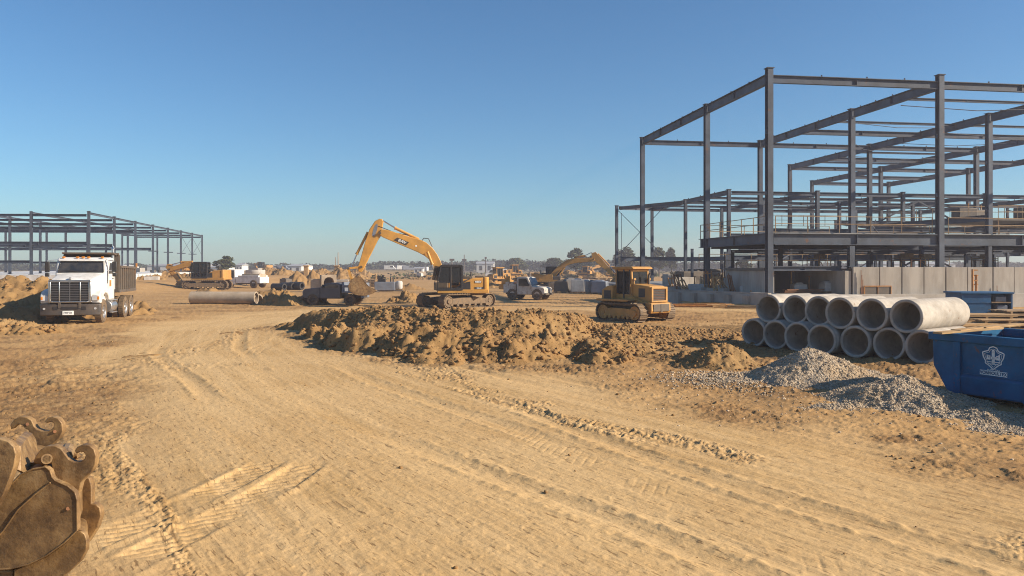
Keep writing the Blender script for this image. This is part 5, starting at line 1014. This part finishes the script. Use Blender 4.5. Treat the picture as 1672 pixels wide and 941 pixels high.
m = MB(); m.span((.45, .1, .78), (.95, .4, 1.02)); m.span((.5, .05, .40), (1.0, .4, .6)); m.span((.3, 0, .06), (.9, .4, .28)); m.build('crate_stack', MT['greyblue'], b2, bevel=.02)
m = MB(); m.span((-w2/2, -.005, .72), (.18, .02, .78)); m.span((-w2/2+.02, -.01, .05), (-w2/2+.1, .02, 1.15)); m.build('rib', MT['bluedark'], b2, smooth=0)
def lumber(label, loc, rz, L, wd, layers, mat='wood', group='timber stacks'):
    rt = thing('timber_stack', label, 'timber', loc, rz, group); m = MB(); z = 0
    for k in range(layers):
        if k % 2 == 0:
            for q in (-.38, 0, .38): m.box((q*L, 0, z+.045), (.09, wd, .085))
            z += .09
        yb = -wd/2
        while yb < wd/2-.08:
            bw = rnd.uniform(.12, .2); m.box((rnd.uniform(-.06, .06), yb+bw/2, z+.025), (L*rnd.uniform(.9, 1.02), bw*.94, .045)); yb += bw
        z += .05
    m.build('board', MT[mat], rt, smooth=0); return rt
for i, (px, d, L, wd, n, rz, lb) in enumerate([(1600, 34.5, 2.6, 1.2, 6, -4, 'timber stack right behind the blue bin in front of the smaller faded bin'), (1668, 35.5, 2.4, 1.2, 7, 5, 'timber stack at the right edge of the photo behind the blue bin'), (1585, 31.5, 1.9, .8, 4, 8, 'low timber stack just right of the long sunlit pipe'), (1640, 31.8, 2.3, .9, 5, -7, 'loose timber stack directly behind the dark mouth of the blue bin')]):
    x = (px-836)/1300*d; lumber(lb, (x, d, gz(x, d)), R(rz), L, wd, n, 'wood' if i != 1 else 'woodold')
o = None
for i, (px, d, h) in enumerate([(1588, 44, 2.5), (1594, 44.3, 2.2)]):
    x = (px-836)/1300*d; o = thing('post', ['tall orange post standing before the pale wall above the faded blue bin', 'shorter orange post with a cross rail before the pale wall'][i], 'post', (x, d, gz(x, d)))
    m = MB(); m.tube((0, 0, 0), (0, 0, h), .06, 8); m.build('pole', MT['orange'], o); MB().box((.12 if i == 0 else -.05, 0, h*.75), (.3, .05, .07)).box((.12 if i == 0 else -.05, 0, h*.98), (.3, .05, .07)).build('cross_rail', MT['orange'], o)

# ------------------------------------------------------------------ stuff of the site on and round the slab
def wrapped(label, loc, rz, sx, sy, sz, mat, group):
    rt = thing('wrapped_pallet', label, 'pallet load', loc, rz, group)
    m = MB(); m.box((0, 0, .11), (sx, sy, .03))
    for q in (-.4, 0, .4): m.box((q*sx, 0, .045), (.1, sy, .09))
    m.build('pallet', MT['woodold'], rt, smooth=0); m = MB(); m.box((0, 0, .13+sz/2), (sx*.94, sy*.94, sz), taper=(rnd.uniform(.85, .98), .95)); m.box((rnd.uniform(-.1, .1), 0, .13+sz+.06), (sx*.6, sy*.7, .12), taper=(.6, .7)); m.build('load', MT[mat], rt, bevel=.06, seg=3); return rt
def prop(label, loc, h, group, mat='orange'):
    rt = thing('formwork_prop', label, 'prop', loc, rnd.uniform(0, 6), group); m = MB(); m.tube((0, 0, 0), (0, 0, h*.55), .06, 8); m.tube((0, 0, h*.55), (.0, 0, h), .042, 8); m.box((0, 0, .015), (.3, .3, .03)); m.build('tube', MT[mat], rt)
    m = MB(); m.box((0, 0, h), (.32, .2, .03)); m.build('head_plate', MT[mat], rt, smooth=0); return rt
def block(label, loc, rz, sx, sy, sz, mat, name='concrete_block', cat='concrete block', group=None):
    o = MB().box((0, 0, sz/2), (sx, sy, sz)).build(name, MT[mat], bevel=.03); o.location = loc; o.rotation_euler = (0, 0, rz); return tag(o, label, cat, group)
def drum(label, loc, r, h, mat, group):
    rt = MB().lathe([(.01, 0), (r, 0), (r, h*.32), (r*1.03, h*.34), (r, h*.36), (r, h*.64), (r*1.03, h*.66), (r, h*.68), (r, h), (.01, h*.98)], (0, 0, 0), (0, 0, 1), 18).build('drum', MT[mat]); rt.location = loc; return tag(rt, label, 'drum', group)
def bundle(label, loc, rz, L, n, mat, name, cat, group):
    m = MB(); rs = random.Random(hash(label) % 999)
    for k in range(n): a = rs.uniform(-.3, .3); b = rs.uniform(0, .22); m.tube((-L/2+rs.uniform(-.3, .3), a, b+.04), (L/2+rs.uniform(-.3, .3), a+rs.uniform(-.15, .15), b+.04+rs.uniform(-.02, .03)), rs.uniform(.02, .045), 6)
    o = m.build(name, MT[mat]); o.location = loc; o.rotation_euler = (0, 0, rz); return tag(o, label, cat, group)
SLAB = .885
def on(px, d): return ((px-CX)/FPX*d, d, SLAB)
for i, (px, d, h, mt) in enumerate([(1108, 66, .8, 'orange'), (1134, 60, 1.0, 'orange'), (1149, 62, 1.1, 'wood'), (1166, 56, .9, 'orange'), (1180, 60, 1.5, 'orange'), (1202, 60, 2.0, 'wood'), (1212, 55, 1.2, 'orange'), (1228, 58, 1.0, 'orange'), (1240, 55, 1.3, 'orange'), (1247, 54, 1.1, 'orange'), (1262, 52.5, 1.2, 'orange'), (1292, 53, 1.4, 'wood'), (1321, 53, 1.1, 'orange'), (1343, 53, 1.3, 'wood')]):
    prop(f"{ORD[i]} short {'orange' if mt == 'orange' else 'pale wooden'} prop from the left among the clutter on the slab", on(px, d), h, 'props on the slab', mt)
its = [(1112, 70, 2.2, 1.2, .8, 'conc'), (1128, 75, 2.6, 1.4, 1.3, 'dark'), (1160, 66, 1.5, 1, .7, 'woodold'), (1195, 64, 1.3, 1, .8, 'conc'), (1150, 80, 3, 1.5, 1.5, 'dark'), (1218, 70, 2, 1.2, 1.2, 'orange'), (1236, 62, 1.4, 1, .7, 'conc'), (1182, 72, 2.4, 1.4, 1.2, 'dark'), (1098, 78, 1.6, 1.2, 1.0, 'conc'), (1140, 58.5, 1.3, .9, .45, 'tarp'), (1186, 57, 1.2, .9, .4, 'conc'), (1222, 54, 1.1, .8, .4, 'tarp')]
cn = {'conc': 'pale concrete', 'bluedark': 'blue steel', 'greyblue': 'grey blue', 'dark': 'dark steel', 'tarp': 'pale', 'woodold': 'brown timber', 'orange': 'orange brown'}
for i, (px, d, a, b, c, mt) in enumerate(its):
    q = ['at the far left', 'behind the first buttress', 'left of the second tall column', 'right of the second tall column', 'deep behind the annex post', 'in the shade beside the corner column', 'just left of the corner column', 'behind the second tall column', 'at the rear left edge', 'on the front left edge', 'on the edge below the second tall column', 'on the edge near the corner column'][i]
    block(f'{cn[mt]} block on the slab {q}', on(px, d), R(rnd.uniform(-30, 30)), a, b, c, mt, 'site_box' if mt in ('bluedark', 'dark', 'greyblue', 'woodold', 'orange') else 'concrete_block', 'box' if mt in ('bluedark', 'dark', 'greyblue', 'woodold', 'orange') else 'concrete block')
for i, (px, d) in enumerate([(1304, 52.5), (1352, 52), (1330, 55)]): wrapped(['white wrapped pallet in front of the dark room', 'white wrapped pallet at the right jamb of the dark room', 'grey wrapped pallet inside the dark room'][i], on(px, d), R(10*i), 1.0, .9, .45+.1*i, 'tarp' if i < 2 else 'greyblue', 'pallets at the dark room')
for i, (px, d, L, rz) in enumerate([(1120, 63, 3, 10), (1175, 61, 3.4, -20), (1215, 57, 2.6, 5), (1310, 51.5, 2.4, 8)]): bundle(['rusty rebar bundle on the slab at the far left', 'rusty rebar bundle lying left of the second tall column', 'rusty rebar bundle right of the second tall column', 'rusty rebar bundle before the dark room'][i], on(px, d), R(rz), L, 9, 'rust', 'rebar_bundle', 'rebar', 'rebar bundles on the slab')
for i, (px, py, L, rz) in enumerate([(1125, 493, 3, -25), (1150, 498, 3.4, -32), (1175, 500, 3.2, -15), (1190, 503, 2.8, 6), (1140, 503, 3.6, -5), (1210, 505, 2.2, -30)]):
    x, y = GX(px, py); bundle(f'{ORD[i]} heap of orange brown battens from the left lying before the foundation wall', (x, y-.6, gz(x, y)), R(rz), L, 8, 'wood' if i % 2 else 'orange', 'batten_heap', 'battens', 'battens before the foundation wall')
x, y = GX(1120, 488); bundle('grey steel tubes lying against the left end of the foundation wall', (x-.8, y, gz(x, y)), R(-55), 4.5, 10, 'steel', 'tube_bundle', 'tubes', None)
for i, (px, py) in enumerate([(1114, 484), (1172, 494), (1206, 498), (1236, 503)]):
    x, y = GX(px, py); rt = thing('formwork_clamp', f'{ORD[i]} orange steel clamp from the left leaning on the foundation wall', 'clamp', (x-.35, y-.3, gz(x, y)), R(60), 'clamps on the foundation wall'); m = MB(); m.bar((0, 0, 0), (.1, .15, 1.1), .09, .06); m.bar((0, 0, .3), (.35, 0, .75), .07, .05); m.bar((.1, .1, .9), (.4, .05, .8), .06, .05); m.build('arm', MT['orange'], rt, bevel=.008, smooth=0); MB().box((0, 0, .02), (.4, .35, .05)).build('base', MT['orange'], rt, smooth=0)
rs3 = random.Random(9)
for i, px in enumerate(sorted(rs3.uniform(1098, 1256) for _ in range(14))):
    d = 50.5+(1256-px)/165*6+rs3.uniform(1, 14); mt = ['orange', 'woodold', 'rust', 'wood'][i % 4]
    rt = thing('formwork_rack', f'{ORD[i]} leaning {["orange", "brown", "rusty", "pale"][i % 4]} formwork rack from the left among the slab clutter', 'formwork', on(px, d), rs3.uniform(0, 3), 'formwork racks on the slab'); m = MB(); hh = rs3.uniform(.6, 1.5); ww = rs3.uniform(.5, 1.3); ln = rs3.uniform(.1, .5)
    for q in (-.5, 0, .5): m.bar((q*ww, 0, 0), (q*ww, ln, hh), .07, .07)
    for q in (.15, .9): m.bar((-.5*ww, ln*q, hh*q), (.5*ww, ln*q, hh*q), .06, .06)
    m.bar((-.6*ww, -.1, .05), (.3*ww, ln, hh*1.1), .05, .05); m.build('bars', MT[mt], rt, smooth=0); MB().box((.1, ln+.35, .12), (ww, .5, .24), rz=.3).build('base_block', MT['conc'], rt)
# things under and on the mezzanine
for i, (a, b, z, s_) in enumerate([(1.15, 6, 2.5, 1.0), (1.4, 8, 2.5, 1.3), (1.9, 9, 2.5, 1.0), (2.3, 7, 2.5, 1.2), (2.8, 8.5, 2.5, .9), (.72, 9, 2.52, .9)]):
    p = G(a, b, z if b < 6 else SLAB); h = 2.5 if b >= 6 else s_
    rt = thing('scaffold_tower', f'{ORD[i]} brown scaffold tower from the left beneath the mezzanine floor', 'scaffold', p, R(8.6+6*i), 'scaffold towers under the mezzanine'); m = MB()
    for sx in (-.8, .8):
        for sy in (-.5, .5): m.tube((sx, sy, 0), (sx, sy, h), .035, 6)
    for z_ in (.7, 1.5, 2.2):
        for sy in (-.5, .5): m.tube((-.8, sy, z_), (.8, sy, z_), .028, 6)
    m.tube((-.8, -.5, .2), (.8, -.5, 1.5), .025, 5); m.tube((.8, -.5, .9), (-.8, -.5, 2.2), .025, 5); m.build('scaffold_frame', MT['orange' if i % 2 else 'rust'], rt)
    MB().box((0, 0, h-.15), (1.7, 1.0, .06)).box((.1, 0, h+.05), (.7, .5, .3)).build('platform', MT['woodold'], rt, smooth=0)
for i, (a, b) in enumerate([(2.35, 18), (2.6, 20), (2.8, 17)]):
    p = G(a, b, 6.85); rt = thing('compressor', ['left dark machine on the upper deck', 'middle dark machine on the upper deck', 'right dark machine on the upper deck'][i], 'machine', p, R(8+i*9), 'machines on the upper deck'); MB().box((0, 0, .6), (1.8, 1.1, .9)).build('housing', MT['dark'], rt, bevel=.06); m = MB(); m.box((0, 0, .1), (1.9, 1.0, .1)); m.tube((.4, 0, 1.0), (.4, 0, 1.5), .06, 8); m.build('base_and_stack', MT['orange'], rt)

# ------------------------------------------------------------------ middle distance
x, y = GX(631, 476); gn = thing('generator', 'grey blue generator with engine on top right of the big digger bucket', 'generator', (x, y, gz(x, y)), R(3))
m = MB(); m.span((-1.2, -.6, .12), (.95, .6, 1.02)); m.build('housing', MT['greyblue'], gn, bevel=.04)
m = MB(); m.span((-.9, -.4, 1.02), (-.1, .4, 1.35)); m.tube((-.5, 0, 1.3), (-.3, 0, 1.75), .12, 8); m.box((-.75, 0, 1.5), (.4, .5, .35)); m.tube((.45, 0, 1.0), (.45, 0, 1.6), .07, 8); m.tube((.7, .1, 1.0), (.7, .1, 1.55), .07, 8); m.build('engine', MT['black'], gn, bevel=.02)
m = MB(); m.lathe([(.02, 0), (.3, .06), (.36, .2), (.36, .75), (.3, .88), (.02, .94)], (1.35, 0, .2), (0, 0, 1), 18); m.build('tank', MT['tarp'], gn); MB().span((-1.3, -.5, 0), (1.75, .5, .12)).build('skid', MT['dark'], gn, smooth=0)
x, y = GX(537, 478); cv = thing('box_culvert', 'upright concrete culvert with a dark arched opening behind the flatbed truck', 'culvert', (x, y, gz(x, y)), R(20))
m = MB(); pts = [(-.75, 0), (-.75, 1.75), (.75, 1.75), (.75, 0), (.52, 0), (.52, 1.0), (.4, 1.35), (.15, 1.5), (-.15, 1.5), (-.4, 1.35), (-.52, 1.0), (-.52, 0)]; m.xz(pts, 0, 1.4); m.build('shell', MT['pipe2'], cv, bevel=.03, smooth=0); MB().span((-.6, 1.38, 0), (.6, 1.46, 1.55)).build('back', MT['dark'], cv, smooth=0)  # dark back sheet added to stand in for the shade inside the arch
x, y = GX(516, 478); block('plain concrete slab standing left of the arched culvert', (x, y+.3, gz(x, y)), R(8), 1.2, .35, 1.35, 'pipe2')
for i, (px, py, r) in enumerate([(455, 475, .38), (470, 474, .42), (484, 474, .45)]):
    x, y = GX(px, py); o = MB().lathe([(r*.62, -.8), (r, -.8), (r, .8), (r*.62, .8)], (0, 0, r), (.9, -.4, 0), 22, close=True).build('culvert_pipe', MT['black']); o.location = (x, y, gz(x, y)); tag(o, ['left black plastic culvert pipe behind the rubble', 'middle black plastic culvert pipe behind the rubble', 'right black plastic culvert pipe behind the rubble'][i], 'plastic pipe', 'black culvert pipes')
for i, (px, py, L, n) in enumerate([(560, 472, 4.5, 4), (585, 468, 5, 5), (570, 460, 6, 7), (945, 463, 5, 4), (985, 462, 4, 5)]):
    x, y = GX(px, py); lumber(['low brown timber stack behind the flatbed truck', 'brown timber stack left of the hanging bucket', 'high brown timber stack under the digger arm', 'brown timber stack below the far digger arm', 'brown timber stack left of the bulldozer cab'][i], (x, y, gz(x, y)), R(-12+9*i), L, 2, n*2, 'woodold', 'timber in the middle distance')
for i, (px, py) in enumerate([(500, 440), (541, 440), (578, 447)]):
    x, y = GX(px, 462); o = MB().box((0, 0, 1.4), (.7, .5, 2.8)).box((0, 0, 2.85), (.95, .7, .18)).build('timber_post', MT['wood'], bevel=.03); o.location = (x, y+4*i, gz(x, y+4*i)-.2); tag(o, ['thick wooden post left of the culvert behind the spoil', 'thick wooden post behind the arched culvert', 'thick wooden post beside the digger stick'][i], 'post', 'thick wooden posts')
# white tank truck and hopper on the left
x, y = GX(396, 470); wtk = small_truck('tank_truck', 'white truck behind the yellow digger on the left beside a pale hopper', (x, y, gz(x, y)), R(168), 'whiteclean', 'box', 6.0, 2.3, 2.2, wr=.5, bedmat='whiteclean')
m = MB(); m.box((-1.6, 0, 1.5), (2.4, 1.7, .5)); m.build('load', MT['pipe2'], wtk, bevel=.06)
x, y = GX(417, 468); hp = thing('hopper', 'pale grey cone hopper right of the white tank truck', 'hopper', (x, y, gz(x, y))); m = MB(); m.lathe([(.3, 0), (1.25, 1.4), (1.25, 1.9), (1.1, 1.9), (.2, .2)], (0, 0, .3), (0, 0, 1), 18); m.build('cone', MT['tarp'], hp); m = MB()
for a in (0, 1, 2, 3): m.tube((math.cos(a*1.57+.7)*1.2, math.sin(a*1.57+.7)*1.2, 0), (math.cos(a*1.57+.7)*1.2, math.sin(a*1.57+.7)*1.2, 1.8), .05, 6)
m.build('leg', MT['dark'], hp)
# wrapped pallets right of the white work truck
for i, (px, py, sx, sz, mt) in enumerate([(918, 478, 1.7, 1.0, 'dark'), (931, 478, 1.4, 1.25, 'bluetarp'), (944, 479, 1.4, 1.2, 'tarp'), (957, 479, 1.3, 1.1, 'tarp'), (968, 480, 1.3, 1.1, 'bluetarp'), (980, 481, 1.6, 1.1, 'greyblue'), (903, 474, 1.3, .7, 'dark'), (1105, 490, 1.4, .8, 'tarp')]):
    x, y = GX(px, py); wrapped([f'{ORD[i]} wrapped pallet from the left in the row behind the earth bank' if i < 6 else 'low dark pallet load right of the white work truck', '', 'white wrapped pallet right of the bulldozer before the plinth'][0 if i < 7 else 2], (x, y, gz(x, y)), R(rnd.uniform(-20, 20)), sx, 1.2, sz, mt, 'wrapped pallets')
dk = [(250, 462), (262, 463), (273, 462), (283, 464)]
for i, (px, py) in enumerate(dk):
    x, y = GX(px, py); drum(f'{ORD[i]} dark drum from the left in front of the white plinth', (x, y, gz(x, y)), .45, 1.0, 'dark', 'drums by the white plinth')
x, y = GX(248, 470); block('white bundle lying on the ground right of the dump bed', (x, y, gz(x, y)), R(15), 1.7, .9, .45, 'tarp', 'bag', 'bag')
rs2 = random.Random(5)
spots = sorted([(rs2.uniform(415, 600), rs2.uniform(455, 471)) for _ in range(10)]+[(rs2.uniform(640, 700), rs2.uniform(452, 462)) for _ in range(3)]+[(rs2.uniform(800, 1000), rs2.uniform(451, 468)) for _ in range(14)]+[(rs2.uniform(228, 330), rs2.uniform(452, 462)) for _ in range(6)])
for i, (px, py) in enumerate(spots):
    x, y = GX(px, py); k = i % 3; z = gz(x, y); o_ = (ORD+['twenty-first', 'twenty-second', 'twenty-third', 'twenty-fourth', 'twenty-fifth', 'twenty-sixth', 'twenty-seventh', 'twenty-eighth', 'twenty-ninth', 'thirtieth', 'thirty-first', 'thirty-second', 'thirty-third'])[i]
    if k == 0: block(f'weathered building block, {o_} from the left in the far clutter', (x, y, z), R(rs2.uniform(-40, 40)), rs2.uniform(1.2, 3), rs2.uniform(.8, 1.6), rs2.uniform(.6, 1.5), rs2.choice(['pipe2', 'conc', 'dark', 'woodold']), 'material_block', 'material', 'far clutter')
    elif k == 1: lumber(f'timber pile, {o_} from the left in the far clutter', (x, y, z), R(rs2.uniform(-40, 40)), rs2.uniform(2.5, 5), rs2.uniform(1, 2), rs2.randint(4, 9), rs2.choice(['wood', 'woodold']), 'far clutter')
    else: wrapped(f'pallet load, {o_} from the left in the far clutter', (x, y, z), R(rs2.uniform(-40, 40)), rs2.uniform(1.0, 1.7), 1.1, rs2.uniform(.5, 1.0), rs2.choice(['dark', 'pipe2', 'woodold', 'woodold', 'tarp']), 'far clutter')
more = [(455, 459, 24, 1.5), (525, 458, 30, 1.8), (585, 455, 34, 2.0), (610, 463, 18, .9), (700, 458, 26, .8), (860, 462, 28, 1.3), (905, 466, 26, 1.1), (975, 459, 30, 1.5), (245, 470, 22, .8), (315, 466, 26, 1.0), (345, 478, 20, .5), (440, 484, 24, .7)]
for i, (px, py, wpx, h) in enumerate(more):
    x, y = GX(px, py); r = wpx/FPX*y
    heap('spoil_heap', [(x, y+r*.7, r, r*.7, h*1.1), (x-r*.9, y+r*.9, r*.7, r*.6, h*.6)], MT['dirt'], f'brown spoil heap, {ORD[i]} in the scattered row behind the clutter', 'dirt heap', 500+i*13, max(.12, r/36), .22, .06, group='scattered spoil heaps')
# far yellow machines
dzs = [(815, 466, R(30), 1.0, 'distant yellow bulldozer just right of the big excavator tail'), (955, 455, R(160), 1.0, 'distant yellow bulldozer below the arched digger arm'), (1000, 458, R(10), 1.0, 'distant yellow bulldozer behind the cab of the near bulldozer'), (838, 457, R(200), 1.1, 'distant yellow bulldozer behind the white work truck'), (302, 459, R(20), 1.0, 'distant yellow bulldozer at the foot of the left steel frame')]
for px, py, rz, sc, lb in dzs:
    x, y = GX(px, py); dup(dz_, (x, y, gz(x, y)), rz, lb, sc, 'distant yellow machines')
for px, py, rz, lb in [(432, 449, R(150), 'small distant yellow excavator on the far left of the dirt heaps'), (990, 451, R(200), 'small distant yellow excavator near the tall tree')]:
    x, y = GX(px, py); dup(ex3, (x, y, gz(x, y)), rz, lb, 1.2, 'distant yellow machines')

# ------------------------------------------------------------------ far band: vans, sheds, masts, trees
def van(label, px, py, rz, mt, group='vehicles parked far off'):
    x, y = GX(px, py); rt = thing('parked_van', label, 'van', (x, y, gz(x, y)), rz, group)
    MB().xz([(2.4, .35), (2.4, 1.0), (1.7, 1.15), (1.2, 1.95), (-2.4, 2.0), (-2.45, .35)], -.95, .95).build('body', MT[mt], rt, bevel=.08); m = MB(); m.xz([(1.55, 1.2), (1.15, 1.8), (.2, 1.82), (.2, 1.2)], -.965, .965); m.build('window', MT['glass'], rt, smooth=0)
    for xx in (1.5, -1.5):
        for yy_ in (-.8, .8): MB().tube((xx, yy_-.12, .36), (xx, yy_+.12, .36), .36, 12).build('wheel', MT['rubber'], rt)
van_spec = [(637, 446.5, 'white'), (648, 446.3, 'darkpaint'), (657, 446.4, 'white'), (667, 446.5, 'greyblue'), (690, 446, 'white'), (806, 446, 'white'), (475, 446.5, 'white'), (462, 447, 'greyblue'), (448, 447, 'white'), (436, 447.5, 'darkpaint'), (810, 455, 'white')]
cl = {'white': 'white', 'darkpaint': 'dark', 'greyblue': 'grey'}
pl_ = ['leftmost in the row below the raised arm', 'beside the leftmost white van below the raised arm', 'in the middle of the row below the raised arm', 'in the row below the raised arm', 'by the far shed behind the boom', 'near the far white building', 'left of the pointed dirt heaps', 'second left of the pointed dirt heaps', 'between the hopper and the dirt heaps', 'behind the white hopper', 'beside the big excavator tail']
for (px, py, mt), q in zip(van_spec, pl_): van(f'tiny {cl[mt]} van parked far off, {q}', px, py, R(rnd.choice([0, 180, 20, 160])), mt)
def shed(label, px0, px1, pytop, d, dep, rmat='roof', name='warehouse', z0=0):
    x0 = (px0-CX)/FPX*d; x1 = (px1-CX)/FPX*d; h = EYE-(pytop-HY)/FPX*d; rt = thing(name, label, 'building', ((x0+x1)/2, d, 0)); L = x1-x0
    MB().span((-L/2, 0, 0), (L/2, dep, h*.8)).build('wall', MT['farwall'], rt, smooth=0); m = MB(); m.poly([(-L/2-.3, -.3, h*.8), (-L/2-.3, dep/2, h), (-L/2-.3, dep+.3, h*.8)], (L+.6, 0, 0)); m.build('roof', MT[rmat], rt, smooth=0)
    m = MB(); n = max(2, int(L/7))
    for k in range(n): MB().box((-L/2+L*(k+.5)/n, -.02, h*.42), (L/n*.35, .06, h*.4)).build('window', MT['glass'], rt, smooth=0)
for sp_ in [('long low white warehouse far off behind the left steel frame', 240, 336, 431, 340, 25), ('white warehouse far off left of the lone bushy tree', 338, 362, 434, 300, 14), ('pale far building with a slanting roof behind the dirt heaps', 468, 492, 431.5, 310, 18), ('white far building behind the tail of the big excavator', 778, 806, 427, 350, 16), ('small open shed far off behind the boom', 676, 690, 436.5, 300, 6), ('tiny white house right of the lone bushy tree', 386, 395, 430, 330, 8), ('long pale hall far behind the retaining wall', 1440, 1560, 428, 360, 20), ('pale hall far off behind the plinth', 120, 190, 432, 330, 20)]: shed(*sp_)
for i, (px, top, d, lb) in enumerate([(548, 420, 330, 'shorter thin mast on the horizon left of the digger stick'), (552, 412, 330, 'taller thin mast on the horizon left of the digger stick'), (758, 416, 300, 'thin mast with a platform behind the excavator cab'), (793, 420, 300, 'thin lamp mast right of the excavator cab'), (738, 423, 280, 'short signal mast right behind the excavator cab')]):
    x = (px-CX)/FPX*d; h = EYE-(top-HY)/FPX*d; rt = thing('mast', lb, 'mast', (x, d, 0)); MB().tube((0, 0, 0), (0, 0, h), .28, 6, .14).build('pole', MT['woodold' if i < 2 else 'dark'], rt)
    if i >= 2: MB().box((0, 0, h*.72 if i == 2 else h-.3), (1.7 if i != 3 else .8, .8, .7)).build('platform', MT['dark'], rt)
def leaves(m_v, m_f, c, rad, n, size, rs):
    for _ in range(n):
        v = rs.normal(size=3); v /= np.linalg.norm(v); p = c+v*rad*rs.uniform(.35, 1)**.6; q = rs.normal(size=3); q /= np.linalg.norm(q); a = np.cross(q, [0, 0, 1.]); a /= np.linalg.norm(a)+1e-6; b = np.cross(q, a); s_ = size*rs.uniform(.6, 1.3)
        k = len(m_v); m_v += [tuple(p-a*s_), tuple(p+b*s_*.7), tuple(p+a*s_), tuple(p-b*s_*.7)]; m_f.append((k, k+1, k+2, k+3))
def tree(label, px, top, wpx, d, seed, group='trees beyond the site'):
    x = (px-CX)/FPX*d; h = EYE-(top-HY)/FPX*d; r = wpx/2/FPX*d; rs = np.random.RandomState(seed); rt = thing('leafy_tree', label, 'tree', (x, d, gz(x, d)), 0, group)
    m = MB(); m.tube((0, 0, -.2), (.1, 0, h*.45), r*.09, 9, r*.06); tips = []
    for k in range(7):
        a = 2*math.pi*k/7+rs.uniform(-.3, .3); t = Vector((math.cos(a)*r*rs.uniform(.4, .75), math.sin(a)*r*.6, h*rs.uniform(.5, .85))); tips.append(t); m.tube((.1, 0, h*rs.uniform(.25, .45)), t, r*.045, 6, r*.015)
    m.build('trunk', MT['bark'], rt); V, F = [], []
    for k in range(34):
        a = rs.uniform(0, 6.28); q = rs.uniform(.1, 1)**.5; zz = rs.uniform(.32, .95); wd = math.sin(min(1, (zz-.15)/.8)*math.pi*.86+.15)
        leaves(V, F, np.array([math.cos(a)*r*q*wd*.82, math.sin(a)*r*q*wd*.82, h*zz]), np.array([r*.34, r*.34, h*.10])*rs.uniform(.7, 1.15), 90, max(.2, d/1300*1.5), rs)
    m = MB(); m.v = V; m.f = F; m.build('crown', MT['leaf'], rt, smooth=0); return rt
for i, (px, top, wp, d, lb) in enumerate([(940, 404, 38, 250, 'round leafy tree above the arm of the far digger'), (1020, 403, 40, 240, 'leafy tree behind the left annex column'), (1076, 403, 30, 235, 'leafy tree left of the annex brace, its crown split in two'), (1096, 405, 22, 245, 'small leafy tree right beside the split crown tree'), (367, 425, 38, 190, 'lone bushy tree behind the white tank truck'), (905, 421, 46, 280, 'broad leafy tree behind the far digger'), (968, 416, 48, 270, 'broad leafy tree under the arm of the far digger'), (1050, 417, 40, 265, 'broad leafy tree behind the bulldozer cab'), (842, 422, 44, 310, 'leafy tree behind the white work truck'), (1215, 421, 24, 200, 'small leafy tree under the mezzanine'), (1590, 424, 30, 180, 'small leafy tree behind the right end of the wall')]): tree(lb, px, top, wp, d, 400+i)
V, F = [], []; rs = np.random.RandomState(77)
for px in np.arange(-260, 1950, 4.2):
    for rowk in range(2):
        d = rs.uniform(395, 470); top = np.interp(px, [-260, 0, 200, 330, 400, 420, 560, 600, 660, 700, 780, 830, 900, 1000, 1100, 1300, 1700, 1950], [429, 431, 431, 433, 430, 431, 431.5, 429, 427.5, 428, 426, 424.5, 425, 425, 427, 430, 429, 428])+2.2*float(vn(px*.05, rowk*3.3, 9))+rs.uniform(-.8, 2.2)+rowk*1.2
        h = EYE-(top-HY)/FPX*d; x = (px-CX)/FPX*d; r = rs.uniform(2.2, 4)
        leaves(V, F, np.array([x, d, h*.55]), np.array([r, r, h*.5]), 60, .75, rs)
m = MB(); m.v = V; m.f = F; tag(m.build('tree_line', MT['farleaf'], smooth=0), 'far off band of dark green woodland along the horizon', 'woodland', kind='stuff')
V, F = [], []; rs = np.random.RandomState(78)                         # scrub along the edge of the site
for _ in range(420):
    px = rs.uniform(-150, 1850); d = rs.uniform(150, 330); x = (px-CX)/FPX*d; h = rs.uniform(.4, 1.3)
    if -70 < x < -40 and d < 190: continue
    leaves(V, F, np.array([x, d, h*.4]), np.array([rs.uniform(1, 3), 1, h*.5]), 16, .35, rs)
m = MB(); m.v = V; m.f = F; tag(m.build('scrub', MT['leaf'], smooth=0), 'low dry scrub along the far edge of the site', 'scrub', kind='stuff')

# ------------------------------------------------------------------ thin air between here and the horizon
hz = bpy.data.materials.new('haze'); hz.use_nodes = True; t = hz.node_tree; t.nodes.clear(); o_ = t.nodes.new('ShaderNodeOutputMaterial'); pv = t.nodes.new('ShaderNodeVolumePrincipled')
pv.inputs['Color'].default_value = (.93, .86, .93, 1); pv.inputs['Density'].default_value = .0009; pv.inputs['Anisotropy'].default_value = .2; t.links.new(pv.outputs[0], o_.inputs['Volume'])
tag(MB().span((-620, -40, -3), (620, 640, 19)).build('haze', hz, smooth=0), 'thin pale haze over the far end of the site', 'haze', kind='stuff')
